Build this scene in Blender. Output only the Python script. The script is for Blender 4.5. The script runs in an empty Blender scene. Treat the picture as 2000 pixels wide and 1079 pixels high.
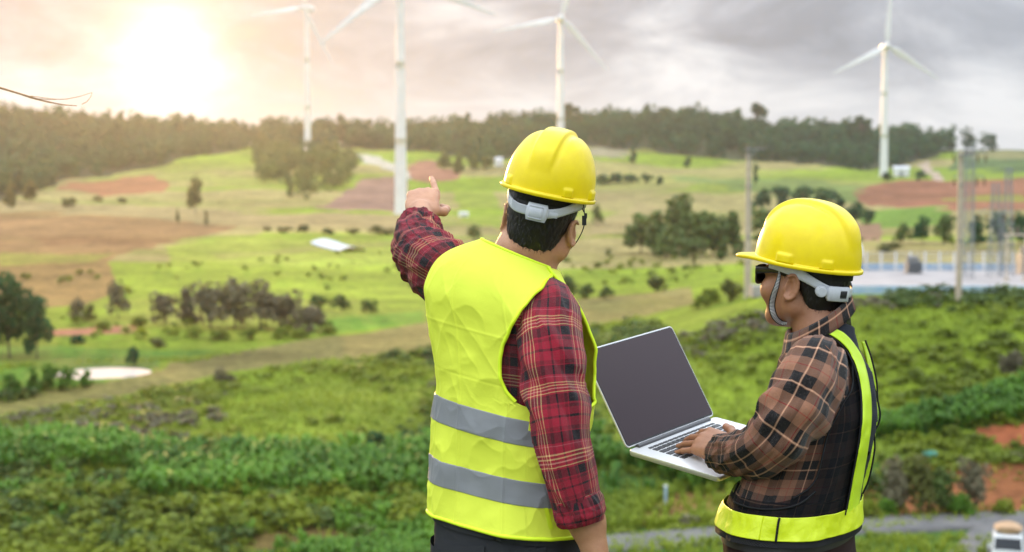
import bpy, math, random
import numpy as np
from mathutils import Vector, Matrix
from mathutils.bvhtree import BVHTree
random.seed(7); RNG = np.random.default_rng(7)
SC = bpy.context.scene
COL = SC.collection
# ------------------------------------------------------------------ camera, sky, sun, exposure
CAMZ = 1.65; PITCH = math.radians(3.0); FPX = 2000 * 50.0 / 36.0
cd = bpy.data.cameras.new('camera'); cam = bpy.data.objects.new('camera', cd); COL.objects.link(cam)
cam.location = (0, 0, CAMZ); cam.rotation_euler = (math.radians(90) - PITCH, 0, 0)
cd.lens = 50; cd.sensor_width = 36; cd.clip_start = 0.05; cd.clip_end = 8000
cd.dof.use_dof = True; cd.dof.focus_distance = 3.25; cd.dof.aperture_fstop = 3.8
SC.camera = cam
SC.view_settings.view_transform = 'Standard'; SC.view_settings.look = 'None'
SC.view_settings.exposure = 0.0; SC.view_settings.gamma = 1.0
SC.cycles.volume_bounces = 1; SC.cycles.max_bounces = 6; SC.cycles.transparent_max_bounces = 12
SC.cycles.use_denoising = True; SC.cycles.sample_clamp_indirect = 4
SUN_AZ = math.radians(-13.5); SUN_EL = math.radians(6.0)
SDIR = (math.sin(SUN_AZ) * math.cos(SUN_EL), math.cos(SUN_AZ) * math.cos(SUN_EL), math.sin(SUN_EL))
world = bpy.data.worlds.new('World'); SC.world = world; world.use_nodes = True
HAZE_D = 0.00010

class NT:
    """small helper for node trees"""
    def __init__(s, nt): s.nt = nt; s.N = nt.nodes; s.L = nt.links
    def n(s, t, **k):
        nd = s.N.new(t)
        for a, b in k.items(): setattr(nd, a, b)
        return nd
    def put(s, sock, v):
        if v is None: return
        if isinstance(v, bpy.types.NodeSocket): s.L.new(v, sock)
        else:
            try: sock.default_value = v
            except Exception: sock.default_value = (v, v, v)
    def m(s, op, a, b=None, c=None, clamp=False):
        nd = s.n('ShaderNodeMath', operation=op); nd.use_clamp = clamp
        for i, v in enumerate((a, b, c)): s.put(nd.inputs[i], v)
        return nd.outputs[0]
    def v(s, op, a, b=None, out=0):
        nd = s.n('ShaderNodeVectorMath', operation=op)
        s.put(nd.inputs[0], a); s.put(nd.inputs[1], b)
        return nd.outputs[out]
    def mix(s, f, a, b, mode='MIX'):
        nd = s.n('ShaderNodeMix', data_type='RGBA', blend_type=mode)
        s.put(nd.inputs[0], f)
        for i, x in ((6, a), (7, b)):
            s.put(nd.inputs[i], (x[0], x[1], x[2], 1) if isinstance(x, (tuple, list)) else x)
        return nd.outputs[2]
    def noise(s, vec=None, scale=5, det=4, rough=.55, dist=0, out=0, dim='3D'):
        nd = s.n('ShaderNodeTexNoise', noise_dimensions=dim)
        if vec is not None: s.L.new(vec, nd.inputs['Vector'])
        nd.inputs['Scale'].default_value = scale; nd.inputs['Detail'].default_value = det
        nd.inputs['Roughness'].default_value = rough; nd.inputs['Distortion'].default_value = dist
        return nd.outputs[out]
    def ramp(s, f, stops, interp='LINEAR'):
        nd = s.n('ShaderNodeValToRGB'); cr = nd.color_ramp; cr.interpolation = interp
        while len(cr.elements) > 1: cr.elements.remove(cr.elements[-1])
        cr.elements[0].position = stops[0][0]; c = stops[0][1]
        cr.elements[0].color = (c[0], c[1], c[2], 1) if hasattr(c, '__len__') else (c, c, c, 1)
        for p, c in stops[1:]:
            e = cr.elements.new(p); e.color = (c[0], c[1], c[2], 1) if hasattr(c, '__len__') else (c, c, c, 1)
        s.put(nd.inputs[0], f)
        return nd.outputs[0]
    def mapr(s, x, a, b, c=0, d=1):
        nd = s.n('ShaderNodeMapRange'); nd.clamp = True
        s.put(nd.inputs[0], x)
        for i, q in enumerate((a, b, c, d)): nd.inputs[i + 1].default_value = q
        return nd.outputs[0]

def build_world():
    t = NT(world.node_tree); t.N.clear()
    out = t.n('ShaderNodeOutputWorld'); bg = t.n('ShaderNodeBackground')
    sky = t.n('ShaderNodeTexSky', sky_type='NISHITA'); sky.sun_disc = False
    sky.sun_elevation = SUN_EL; sky.sun_rotation = SUN_AZ; sky.air_density = 1.2; sky.dust_density = 2.0
    tc = t.n('ShaderNodeTexCoord'); D = t.v('NORMALIZE', tc.outputs['Generated'])
    sx = t.n('ShaderNodeSeparateXYZ'); t.L.new(D, sx.inputs[0])
    z = t.m('MAXIMUM', sx.outputs[2], 0.0)
    den = t.m('ADD', z, 0.32)
    cb = t.n('ShaderNodeCombineXYZ')
    t.L.new(t.m('DIVIDE', sx.outputs[0], den), cb.inputs[0]); t.L.new(t.m('DIVIDE', sx.outputs[1], den), cb.inputs[1])
    cb.inputs[2].default_value = 3.7
    n1 = t.noise(cb.outputs[0], 3.6, 8, .56, .45)
    n2 = t.noise(cb.outputs[0], 1.3, 3, .5, .1)
    cl = t.m('ADD', t.m('MULTIPLY', n1, .62), t.m('MULTIPLY', n2, .38))
    # dark grey-blue cloud bellies to bright thin cloud
    c = t.ramp(cl, [(0.39, (.26, .31, .38)), (0.47, (.39, .445, .52)), (0.53, (.57, .625, .69)), (0.61, (.84, .88, .92))])
    low = t.mapr(z, 0.035, 0.105, 1, 0)                     # brighter, thinner cloud towards the horizon
    c = t.mix(t.m('MULTIPLY', low, .78), c, (.80, .83, .86))
    zen = t.m('ADD', 1.0, t.m('MULTIPLY', t.mapr(z, 0.12, 0.9, 0, 1), ZEN))
    cv = t.n('ShaderNodeVectorMath', operation='SCALE'); t.L.new(c, cv.inputs[0]); t.L.new(zen, cv.inputs['Scale'])
    dt = t.n('ShaderNodeVectorMath', operation='DOT_PRODUCT'); t.L.new(D, dt.inputs[0]); dt.inputs[1].default_value = SDIR
    ang = t.m('ARCCOSINE', t.m('MINIMUM', t.m('MAXIMUM', dt.outputs['Value'], -1.0), 1.0))
    def gl(w): return t.m('EXPONENT', t.m('MULTIPLY', t.m('POWER', t.m('DIVIDE', ang, w), 2.0), -1.0))
    def glc(w, col, k):
        a = t.n('ShaderNodeVectorMath', operation='SCALE'); a.inputs[0].default_value = tuple(x * k for x in col)
        t.L.new(gl(w), a.inputs['Scale']); return a.outputs[0]
    s = t.v('ADD', glc(.026, (1, .95, .8), 1.0), glc(.055, (1, .74, .36), .24))
    s = t.v('ADD', s, glc(.20, (1, .70, .40), .04))
    # the sky behind the cloud cover
    sk = t.n('ShaderNodeVectorMath', operation='SCALE'); t.L.new(sky.outputs[0], sk.inputs[0]); sk.inputs['Scale'].default_value = .06
    base = t.mix(t.mapr(cl, .30, .42, .93, .99), sk.outputs[0], cv.outputs[0])
    tot = t.v('ADD', base, s)
    t.L.new(tot, bg.inputs[0]); bg.inputs[1].default_value = 1.0
    t.L.new(bg.outputs[0], out.inputs[0])
ZEN = 4.2
build_world()
sl = bpy.data.lights.new('sun', 'SUN'); sl.energy = 3.2; sl.angle = math.radians(3); sl.color = (1.0, .56, .20)
so = bpy.data.objects.new('sun', sl); COL.objects.link(so)
so.rotation_euler = Vector(SDIR).to_track_quat('Z', 'Y').to_euler()

# ------------------------------------------------------------------ helpers
def tag(o, label=None, cat=None, group=None, kind=None):
    if label: o['label'] = label
    if cat: o['category'] = cat
    if group: o['group'] = group
    if kind: o['kind'] = kind
    return o
def empty(name, loc=(0, 0, 0), rz=0):
    o = bpy.data.objects.new(name, None); o.empty_display_size = .2; COL.objects.link(o)
    o.location = loc; o.rotation_euler = (0, 0, rz); return o
def mesh_np(name, V, Fq=None, Ft=None, mat=None, parent=None, smooth=True, uv=None, col=None, loc=None):
    """V (n,3); Fq (m,4) quads; Ft (k,3) tris; uv per vertex; col per vertex attribute 'tint'"""
    V = np.asarray(V, dtype=np.float32)
    loops = []; starts = []; n0 = 0
    if Fq is not None and len(Fq):
        Fq = np.asarray(Fq, dtype=np.int32); loops.append(Fq.ravel()); starts.append(np.arange(len(Fq)) * 4); n0 = len(Fq) * 4
    if Ft is not None and len(Ft):
        Ft = np.asarray(Ft, dtype=np.int32); loops.append(Ft.ravel()); starts.append(n0 + np.arange(len(Ft)) * 3)
    L = np.concatenate(loops).astype(np.int32); S = np.concatenate(starts).astype(np.int32)
    me = bpy.data.meshes.new(name)
    me.vertices.add(len(V)); me.vertices.foreach_set('co', V.ravel())
    me.loops.add(len(L)); me.loops.foreach_set('vertex_index', L)
    me.polygons.add(len(S)); me.polygons.foreach_set('loop_start', S)
    if uv is not None:
        ul = me.uv_layers.new(name='UVMap'); ul.data.foreach_set('uv', np.asarray(uv, dtype=np.float32)[L].ravel())
    if col is not None:
        at = me.attributes.new('tint', 'FLOAT_COLOR', 'POINT')
        c = np.asarray(col, dtype=np.float32)
        if c.shape[1] == 3: c = np.concatenate([c, np.ones((len(c), 1), np.float32)], 1)
        at.data.foreach_set('color', c.ravel())
    me.update(calc_edges=True); me.validate()
    me.polygons.foreach_set('use_smooth', np.full(len(me.polygons), bool(smooth)))
    if mat: me.materials.append(mat)
    o = bpy.data.objects.new(name, me); COL.objects.link(o)
    if parent is not None: o.parent = parent
    if loc is not None: o.location = loc
    return o
class MB:
    """collects pieces of one mesh"""
    def __init__(s): s.V = []; s.Q = []; s.T = []; s.U = []; s.C = []; s.n = 0
    def add(s, V, Q=None, T=None, uv=None, col=None):
        V = np.asarray(V, float).reshape(-1, 3)
        if Q is not None and len(Q): s.Q.append(np.asarray(Q) + s.n)
        if T is not None and len(T): s.T.append(np.asarray(T) + s.n)
        s.V.append(V); s.n += len(V)
        s.U.append(np.zeros((len(V), 2)) if uv is None else np.asarray(uv).reshape(-1, 2))
        s.C.append(np.ones((len(V), 3)) * .5 if col is None else np.broadcast_to(np.asarray(col, float), (len(V), 3)))
    def box(s, c, size, R=None):
        c = np.array(c, float); h = np.array(size, float) / 2
        P = np.array([[x, y, z] for x in (-1, 1) for y in (-1, 1) for z in (-1, 1)]) * h
        if R is not None: P = P @ np.asarray(R).T
        s.add(P + c, [[0, 1, 3, 2], [4, 6, 7, 5], [0, 4, 5, 1], [2, 3, 7, 6], [0, 2, 6, 4], [1, 5, 7, 3]])
    def rod(s, a, b, ra, rb=None, n=12):
        rb = ra if rb is None else rb
        s.grid(*tube_simple(a, b, ra, rb, n), wrap=True, cap=True)
    def grid(s, G, uv=None, wrap=False, cap=False, col=None):
        m, n = G.shape[:2]; idx = np.arange(m * n).reshape(m, n)
        if wrap: idx = np.concatenate([idx, idx[:, :1]], 1)
        Q = np.stack([idx[:-1, :-1], idx[:-1, 1:], idx[1:, 1:], idx[1:, :-1]], -1).reshape(-1, 4)
        s.add(G, Q, None, uv, col)
        if cap:
            for row, fl in ((0, True), (m - 1, False)):
                ring = G[row]; c = ring.mean(0); k = len(ring)
                T = [[k, (i + 1) % k, i] if not fl else [k, i, (i + 1) % k] for i in range(k)]
                T = [[t[0], t[2], t[1]] for t in T]
                s.add(np.vstack([ring, c]), None, T)
    def build(s, name, mat, parent=None, smooth=True, loc=None, uv=False, col=False, org=None):
        V = np.vstack(s.V)
        if org is not None: V = V - np.asarray(org)
        return mesh_np(name, V, np.vstack(s.Q) if s.Q else None, np.vstack(s.T) if s.T else None, mat, parent, smooth,
                       np.vstack(s.U) if uv else None, np.vstack(s.C) if col else None, loc)
def tube_simple(a, b, ra, rb, n):
    a = np.array(a, float); b = np.array(b, float); d = b - a; d /= np.linalg.norm(d)
    h = np.array([1., 0, 0]) if abs(d[0]) < .8 else np.array([0, 1., 0])
    e = np.cross(d, h); e /= np.linalg.norm(e); f = np.cross(d, e); th = np.linspace(0, 2 * np.pi, n, endpoint=False)
    r = np.cos(th)[:, None] * e + np.sin(th)[:, None] * f
    return (np.stack([a + r * ra, b + r * rb]),)
def _h(ix, iy, iz):
    n = (ix.astype(np.int64) * 374761393 + iy.astype(np.int64) * 668265263 + iz.astype(np.int64) * 2147483647) & 0xffffffff
    n = ((n ^ (n >> 13)) * 1274126177) & 0xffffffff
    return ((n ^ (n >> 16)) & 0xffff) / 32767.5 - 1.0
def vn(x, y, z=0.0):
    """value noise -1..1"""
    x, y, z = np.broadcast_arrays(np.asarray(x, float), np.asarray(y, float), np.asarray(z, float))
    ix, iy, iz = np.floor(x), np.floor(y), np.floor(z); fx, fy, fz = x - ix, y - iy, z - iz
    fx, fy, fz = [f * f * f * (f * (f * 6 - 15) + 10) for f in (fx, fy, fz)]
    r = 0
    for dx in (0, 1):
        for dy in (0, 1):
            for dz in (0, 1):
                r = r + _h(ix + dx, iy + dy, iz + dz) * (fx if dx else 1 - fx) * (fy if dy else 1 - fy) * (fz if dz else 1 - fz)
    return r
def fbm(x, y, z=0.0, o=4):
    r = 0; a = 1.0; f = 1.0; t = 0
    for i in range(o): r = r + a * vn(np.asarray(x) * f + 17.3 * i, np.asarray(y) * f - 9.1 * i, np.asarray(z) * f + 3.7 * i); t += a; a *= .5; f *= 2.03
    return r / t
def P(u, v, d):
    """the point of the place seen at photo pixel u,v at distance d along the view axis"""
    x = (u - 1000) / FPX * d; yc = (539.5 - v) / FPX * d
    return np.array([x, d * math.cos(PITCH) + yc * math.sin(PITCH), CAMZ - d * math.sin(PITCH) + yc * math.cos(PITCH)])
def proj(p):
    p = np.asarray(p, float); y = p[..., 1]; dz = p[..., 2] - CAMZ
    zc = y * math.cos(PITCH) - dz * math.sin(PITCH); yc = y * math.sin(PITCH) + dz * math.cos(PITCH)
    return 1000 + FPX * p[..., 0] / zc, 539.5 - FPX * yc / zc, zc

# ------------------------------------------------------------------ materials
MATS = {}
def mat(name, col, rough=.6, metal=0, spec=.5, noise=None, bump=None, **k):
    m = bpy.data.materials.new(name); m.use_nodes = True; t = NT(m.node_tree); b = t.N['Principled BSDF']
    b.inputs['Roughness'].default_value = rough; b.inputs['Metallic'].default_value = metal
    b.inputs['Specular IOR Level'].default_value = spec
    base = (col[0], col[1], col[2], 1); b.inputs['Base Color'].default_value = base
    tc = t.n('ShaderNodeTexCoord')
    if noise:   # (scale, second colour, amount)
        f = t.mapr(t.noise(tc.outputs['Object'], noise[0], 5, .6), .35, .65)
        t.L.new(t.mix(t.m('MULTIPLY', f, noise[2]), col, noise[1]), b.inputs['Base Color'])
    if bump:    # (scale, distance)
        bp = t.n('ShaderNodeBump'); bp.inputs['Distance'].default_value = bump[1]
        t.L.new(t.noise(tc.outputs['Object'], bump[0], 4, .6), bp.inputs['Height']); t.L.new(bp.outputs[0], b.inputs['Normal'])
    for a, v in k.items(): b.inputs[a.replace('_', ' ')].default_value = v
    MATS[name] = m; return m
def foliage_mat(name, c1, c2, trans=.25, scale=.5):
    m = bpy.data.materials.new(name); m.use_nodes = True; t = NT(m.node_tree); b = t.N['Principled BSDF']
    b.inputs['Roughness'].default_value = .6; b.inputs['Specular IOR Level'].default_value = .25
    at = t.n('ShaderNodeAttribute', attribute_name='tint'); oi = t.n('ShaderNodeObjectInfo')
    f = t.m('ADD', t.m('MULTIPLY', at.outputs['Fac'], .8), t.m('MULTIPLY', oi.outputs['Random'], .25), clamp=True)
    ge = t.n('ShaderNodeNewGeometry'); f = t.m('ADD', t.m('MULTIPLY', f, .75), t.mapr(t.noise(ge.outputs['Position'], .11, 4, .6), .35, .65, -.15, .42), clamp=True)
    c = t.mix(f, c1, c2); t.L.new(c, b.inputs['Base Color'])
    tr = t.n('ShaderNodeBsdfTranslucent'); t.L.new(c, tr.inputs[0])
    mx = t.n('ShaderNodeMixShader'); mx.inputs[0].default_value = trans
    t.L.new(b.outputs[0], mx.inputs[1]); t.L.new(tr.outputs[0], mx.inputs[2])
    t.L.new(mx.outputs[0], t.N['Material Output'].inputs[0]); MATS[name] = m; return m
F_dark = foliage_mat('forest leaves', (.006, .042, .020), (.045, .135, .036))
F_mid = foliage_mat('tree leaves', (.045, .085, .018), (.13, .19, .035))
F_brown = foliage_mat('dry tree leaves', (.10, .082, .055), (.22, .20, .11))
F_lush = foliage_mat('broad plant leaves', (.03, .10, .010), (.17, .34, .03), .35)
F_shrub = foliage_mat('scrub leaves', (.07, .11, .010), (.26, .31, .022), .3)
F_grass = foliage_mat('field grass blades', (.10, .17, .012), (.33, .39, .026), .3)
M_bark = mat('bark', (.09, .065, .045), .9, noise=(6, (.16, .13, .10), .8), bump=(14, .02))
M_white = mat('white painted steel', (.80, .80, .79), .35, noise=(.25, (.66, .66, .65), .6))
M_conc = mat('weathered concrete', (.60, .51, .39), .85, noise=(2.5, (.40, .33, .25), .8), bump=(30, .004))
M_galv = mat('galvanised steel', (.30, .32, .33), .5, .5, noise=(3, (.18, .19, .2), .7))
M_red = mat('red soil', (.33, .10, .05), .95, noise=(1.2, (.16, .05, .03), 1), bump=(6, .05))
M_black = mat('black rubber', (.015, .015, .015), .7)
M_ceram = mat('brown porcelain', (.14, .08, .05), .25)

# ------------------------------------------------------------------ the lie of the land
YS = np.array([65, 75, 85, 95, 105, 112, 125, 165, 230, 330, 500, 650, 790, 900, 1000.])
US = np.array([-500, 0, 400, 800, 1200, 1500, 1800, 2000, 2500.])
TV = np.array([
 [1180, 1085, 960, 880, 822, 792, 738, 645, 565, 485, 412, 368, 325, 280, 225],
 [1180, 1085, 960, 880, 822, 792, 738, 645, 565, 485, 412, 372, 332, 290, 243],
 [1180, 1085, 960, 880, 822, 792, 738, 645, 562, 482, 412, 360, 316, 292, 272],
 [1180, 1085, 960, 880, 815, 782, 728, 645, 568, 490, 418, 358, 316, 296, 278],
 [1160, 1075, 960, 860, 785, 748, 692, 622, 562, 495, 418, 366, 322, 290, 254],
 [1120, 1055, 965, 825, 705, 645, 582, 550, 524, 488, 425, 372, 330, 302, 264],
 [1100, 1040, 960, 800, 670, 605, 566, 531, 484, 442, 388, 358, 348, 328, 284],
 [1100, 1035, 945, 790, 665, 600, 566, 531, 484, 442, 388, 358, 330, 312, 290],
 [1100, 1030, 940, 780, 660, 600, 566, 531, 484, 442, 388, 358, 325, 300, 282]], float)
def _v2z(v, y):
    t = (539.5 - v) / FPX; return CAMZ + y * (t * math.cos(PITCH) - math.sin(PITCH)) / (math.cos(PITCH) + t * math.sin(PITCH))
ZT = _v2z(TV, YS[None, :])
# fine table, smoothed
_uf = np.linspace(-500, 2500, 121); _lf = np.linspace(math.log(65), math.log(1000), 161)
_zf = np.array([np.interp(_uf, US, ZT[:, j]) for j in range(len(YS))]).T
_zf = np.array([np.interp(_lf, np.log(YS), r) for r in _zf])
def _sm(A, k, ax):
    w = np.exp(-.5 * (np.arange(-3 * k, 3 * k + 1) / k) ** 2); w /= w.sum()
    pad = [(0, 0), (0, 0)]; pad[ax] = (3 * k, 3 * k); B = np.pad(A, pad, mode='edge')
    return np.apply_along_axis(lambda r: np.convolve(r, w, 'valid'), ax, B)
_zf = _sm(_sm(_zf, 3, 0), 2, 1)
PAD_Z = -6.1; POND_Z = -13.45
def ground(x, y, bump=True):
    x = np.asarray(x, float); y = np.asarray(y, float)
    r = np.hypot(x, y); th = np.arctan2(x, y)
    tc = np.clip(th, -.6, .6); a = np.tan(tc); yy = r * np.cos(tc)
    u = np.clip(1000 + FPX * a, -500, 2500); l = np.log(np.clip(yy, 65, 1000))
    fu = (u + 500) / 3000 * 120; fl = (l - _lf[0]) / (_lf[-1] - _lf[0]) * 160
    iu = np.clip(np.floor(fu).astype(int), 0, 119); il = np.clip(np.floor(fl).astype(int), 0, 159)
    du = fu - iu; dl = fl - il
    zt = (_zf[iu, il] * (1 - du) * (1 - dl) + _zf[iu + 1, il] * du * (1 - dl) + _zf[iu, il + 1] * (1 - du) * dl + _zf[iu + 1, il + 1] * du * dl)
    zt = zt - np.clip(yy - 1010, 0, 2000) * .10                       # falls away behind the ridge
    zn = np.interp(r, [0, 5.6, 7.0, 12, 20, 30, 50, 66, 80], [0, 0, -.25, -2.3, -5.2, -8.3, -13.2, -17, -18.5])
    w = np.clip((yy - 55) / 14, 0, 1); w = w * w * (3 - 2 * w)
    z = zn * (1 - w) + zt * w
    side = np.clip((np.abs(th) - .62) / .5, 0, 1); z = z * (1 - side) + side * np.where(r < 66, zn, -17 + 0 * r)
    if bump:
        k = np.clip((r - 8) / 60, 0, 1)
        z = z + k * (fbm(x * .02, y * .02, 1, 3) * .012 * np.clip(r, 0, 400) * .35 + fbm(x * .13, y * .13, 5, 3) * .28)
        z = z + np.clip((r - 500) / 400, 0, 1) * fbm(x * .008, y * .006, 9, 3) * 6.0 * np.clip((1100 - r) / 100, 0, 1)
    # level ground under the substation yard and the pond
    px_ = np.clip((20 - x) / 6, 0, 1) ; 
    dpad = np.maximum(np.abs(x - 59) - 31, np.abs(y - 143) - 19)
    wp = np.clip(1 - dpad / 6, 0, 1); wp = wp * wp * (3 - 2 * wp); z = z * (1 - wp) + (PAD_Z - .35) * wp
    dp = np.sqrt(((x + 36) / 4.0) ** 2 + ((y - 124.5) / 4.4) ** 2)
    wq = np.clip((1.9 - dp) / .7, 0, 1); wq = wq * wq * (3 - 2 * wq)
    z = z * (1 - wq) + wq * (POND_Z + .12 + np.where(dp < 1.1, -.6, 0) * np.clip((1.1 - dp) * 3, 0, 1) + .0)
    return z
def at(u, v, ymin=60., ymax=1050.):
    """where the ray of pixel u,v meets the ground"""
    d = np.geomspace(ymin, ymax, 3000)
    o = P(u, v, 1.0); c = np.array([0, 0, CAMZ]); k = (o - c)
    X = k[0] * d; Y = k[1] * d; Z = CAMZ + k[2] * d
    h = Z - ground(X, Y); i = np.argmax(h < 0)
    if h[i] >= 0: i = int(np.argmin(h))
    return np.array([X[i], Y[i], float(ground(X[i], Y[i]))])
def inpoly(u, v, poly):
    p = np.array(poly, float); ins = np.zeros(np.broadcast(u, v).shape, bool); n = len(p); j = n - 1
    for i in range(n):
        c = ((p[i, 1] > v) != (p[j, 1] > v)) & (u < (p[j, 0] - p[i, 0]) * (v - p[i, 1]) / (p[j, 1] - p[i, 1] + 1e-9) + p[i, 0])
        ins ^= c; j = i
    return ins
GREEN = (.19, .255, .020); OLIVE = (.20, .19, .045); BROWN = (.24, .125, .055); TAN = (.30, .23, .10)
REDS = (.25, .10, .055); LUSH = (.060, .115, .020); PURP = (.24, .14, .10); BRT = (.25, .32, .03); WOODF = (.05, .055, .03)
FOREST = [[(-300, 405), (0, 400), (70, 375), (120, 345), (300, 322), (420, 292), (500, 282), (585, 285), (600, 292), (700, 285), (860, 300), (955, 322),
           (1000, 310), (1150, 288), (1250, 292), (1450, 308), (1600, 322), (1690, 335), (1740, 330), (1830, 302), (1860, 284), (1950, 281), (1960, 200), (-300, 150)]]
GROVE = [(495, 285), (585, 290), (660, 305), (700, 320), (690, 350), (640, 385), (560, 400), (520, 370), (500, 330)]
def cover(x, y):
    """natural ground colour of each place: crops, ploughed soil, pasture"""
    z = ground(x, y, False); u, v, _ = proj(np.stack([x, y, z], -1))
    wob = fbm(x * .05, y * .05, 2, 3)
    u = u + wob * 9; v = v + fbm(x * .045, y * .045, 8, 3) * 7
    c = np.empty(x.shape + (3,)); c[:] = GREEN
    def put(poly, col, f=1.0):
        nonlocal c
        m = inpoly(u, v, poly)[..., None] * f; c = c * (1 - m) + np.array(col) * m
    n1 = fbm(x * .028, y * .028, 3, 4)[..., None]; n2 = fbm(x * .25, y * .25, 6, 3)[..., None]
    # hill strips far away: long crop fields side by side
    s = np.clip(fbm(x * .004, v / 16., 4, 2) * 1.6 + .5, 0, 1)[..., None] * (v < 520)[..., None]
    c = c * (1 - s) + s * (np.array(TAN) * .85 + .15 * np.array(GREEN))
    put([(-300, 398), (60, 396), (390, 412), (470, 440), (330, 470), (210, 520), (230, 570), (170, 600), (-300, 620)], BROWN, .85)
    put([(60, 455), (330, 460), (350, 475), (90, 480)], (.19, .09, .04), .6); put([(0, 500), (240, 505), (180, 520), (0, 522)], GREEN, .5)
    put([(-200, 388), (250, 398), (560, 416), (860, 432), (860, 446), (500, 440), (300, 424), (-200, 408)], TAN)
    put([(105, 372), (130, 350), (300, 332), (330, 352), (320, 378), (200, 382)], (.30, .13, .06))
    put([(615, 414), (660, 385), (705, 352), (790, 340), (800, 360), (800, 418)], PURP)
    put([(798, 322), (840, 316), (905, 334), (890, 350), (798, 345)], (.28, .13, .08)); put([(880, 345), (960, 350), (980, 440), (900, 430)], GREEN, .8)
    put([(320, 480), (520, 452), (720, 455), (860, 470), (1000, 500), (1000, 600), (700, 590), (500, 560), (340, 540)], BRT, .8)
    put([(400, 500), (800, 470), (830, 476), (430, 512)], TAN, .35)
    put([(690, 298), (720, 302), (800, 336), (800, 346), (700, 312)], (.42, .38, .30))
    put([(0, 792), (200, 748), (430, 698), (840, 632), (1120, 597), (1350, 568), (1360, 592), (1120, 648), (840, 690), (600, 705), (430, 742), (240, 780), (0, 822)], (.21, .165, .06), .9)
    put([(1150, 290), (1220, 288), (1236, 305), (1150, 315)], (.25, .22, .13)); put([(1160, 425), (1250, 400), (1330, 405), (1230, 440), (1140, 470)], TAN, .8)
    put([(1110, 372), (1300, 330), (1480, 330), (1480, 352), (1290, 380), (1140, 402)], TAN, .55); put([(1300, 350), (1480, 355), (1700, 370), (1690, 392), (1480, 385)], (.14, .19, .05), .8)
    put([(1660, 378), (1760, 356), (2200, 352), (2200, 418), (1860, 412), (1700, 402)], REDS, .95); put([(1840, 385), (2000, 380), (2000, 392), (1850, 394)], GREEN, .6)
    put([(1660, 410), (1860, 412), (1836, 440), (1700, 450)], (.13, .21, .03)); put([(1650, 440), (1720, 438), (1720, 470), (1670, 470)], (.25, .15, .09))
    put([(1792, 320), (1812, 316), (1822, 334), (1844, 354), (1826, 356), (1802, 336)], (.40, .30, .22))
    put([(1880, 290), (2200, 284), (2200, 345), (1850, 335)], (.09, .13, .04)); put([(1900, 296), (2100, 292), (2100, 305), (1900, 308)], TAN, .5)
    for f in FOREST: put(f, WOODF, .95)
    # near slopes
    near = np.clip((v - 860) / 60, 0, 1)[..., None]; c = c * (1 - near) + np.array(LUSH) * near
    m = np.clip(n1 * 1.5 + .15, 0, 1) * ((v > 590) & (v < 900))[..., None]; c = c * (1 - .75 * m) + np.array(OLIVE) * .9 * .75 * m
    put([(1890, 835), (2200, 815), (2200, 872), (1960, 875), (1920, 858)], M_RED_C, .95); put([(1690, 822), (1850, 792), (2000, 742), (2200, 690), (2200, 800), (1980, 826), (1850, 850), (1690, 872)], (.05, .12, .02), .9); put([(1650, 945), (1760, 930), (1800, 915), (2200, 885), (2200, 1010), (1650, 1010)], M_RED_C, .75)
    put([(1240, 1010), (1330, 960), (1420, 955), (1420, 1012), (1250, 1040)], (.30, .14, .06), .8); put([(420, 1050), (560, 1030), (720, 1040), (760, 1079), (420, 1079)], (.24, .12, .05), .6)
    put([(70, 652), (270, 646), (285, 662), (110, 668)], (.38, .16, .09)); put([(100, 712), (300, 708), (310, 722), (100, 724)], (.26, .13, .06), .8)
    put([(-100, 680), (200, 690), (420, 690), (180, 752), (-100, 790)], (.10, .20, .025), .8); put([(560, 640), (830, 612), (830, 634), (600, 660)], (.12, .23, .025), .8)
    c = c * (1 + .34 * n1 + .22 * n2)
    return np.clip(c, .008, .6)
M_RED_C = (.34, .095, .045)
def ground_material():
    m = bpy.data.materials.new('pasture and soil'); m.use_nodes = True; t = NT(m.node_tree); b = t.N['Principled BSDF']
    at_ = t.n('ShaderNodeAttribute', attribute_name='tint'); tc = t.n('ShaderNodeTexCoord')
    n1 = t.mapr(t.noise(tc.outputs['Object'], .9, 6, .65), .3, .7, .55, 1.4); n2 = t.mapr(t.noise(tc.outputs['Object'], .12, 5, .6), .3, .7, .75, 1.25)
    sc = t.n('ShaderNodeVectorMath', operation='SCALE'); t.L.new(at_.outputs['Color'], sc.inputs[0]); t.L.new(t.m('MULTIPLY', n1, n2), sc.inputs['Scale'])
    t.L.new(sc.outputs[0], b.inputs['Base Color']); b.inputs['Roughness'].default_value = .95; b.inputs['Specular IOR Level'].default_value = .1
    bp = t.n('ShaderNodeBump'); bp.inputs['Distance'].default_value = .5; bp.inputs['Strength'].default_value = .8
    t.L.new(t.noise(tc.outputs['Object'], 1.3, 6, .7), bp.inputs['Height']); t.L.new(bp.outputs[0], b.inputs['Normal'])
    return m
def build_ground():
    th = np.concatenate([np.linspace(-math.pi, -.42, 60, endpoint=False), np.linspace(-.42, .42, 720, endpoint=False), np.linspace(.42, math.pi, 60, endpoint=False)])
    r = np.concatenate([[.01], np.linspace(1, 8, 14), np.linspace(9, 64, 56), np.geomspace(65, 1150, 560), np.geomspace(1170, 1380, 8)])
    T, R = np.meshgrid(th, r); x = R * np.sin(T); y = R * np.cos(T); z = ground(x, y)
    c = cover(x, y)
    c[(np.abs(T) > .55) | (R < 62)] = (.10, .12, .035)
    mb = MB(); mb.grid(np.stack([x, y, z], -1), wrap=True, col=c.reshape(-1, 3))
    o = mb.build('ground', ground_material(), col=True); return tag(o, 'green and brown farmland of a wide valley rising to a wooded ridge', kind='structure')
build_ground()

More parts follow.
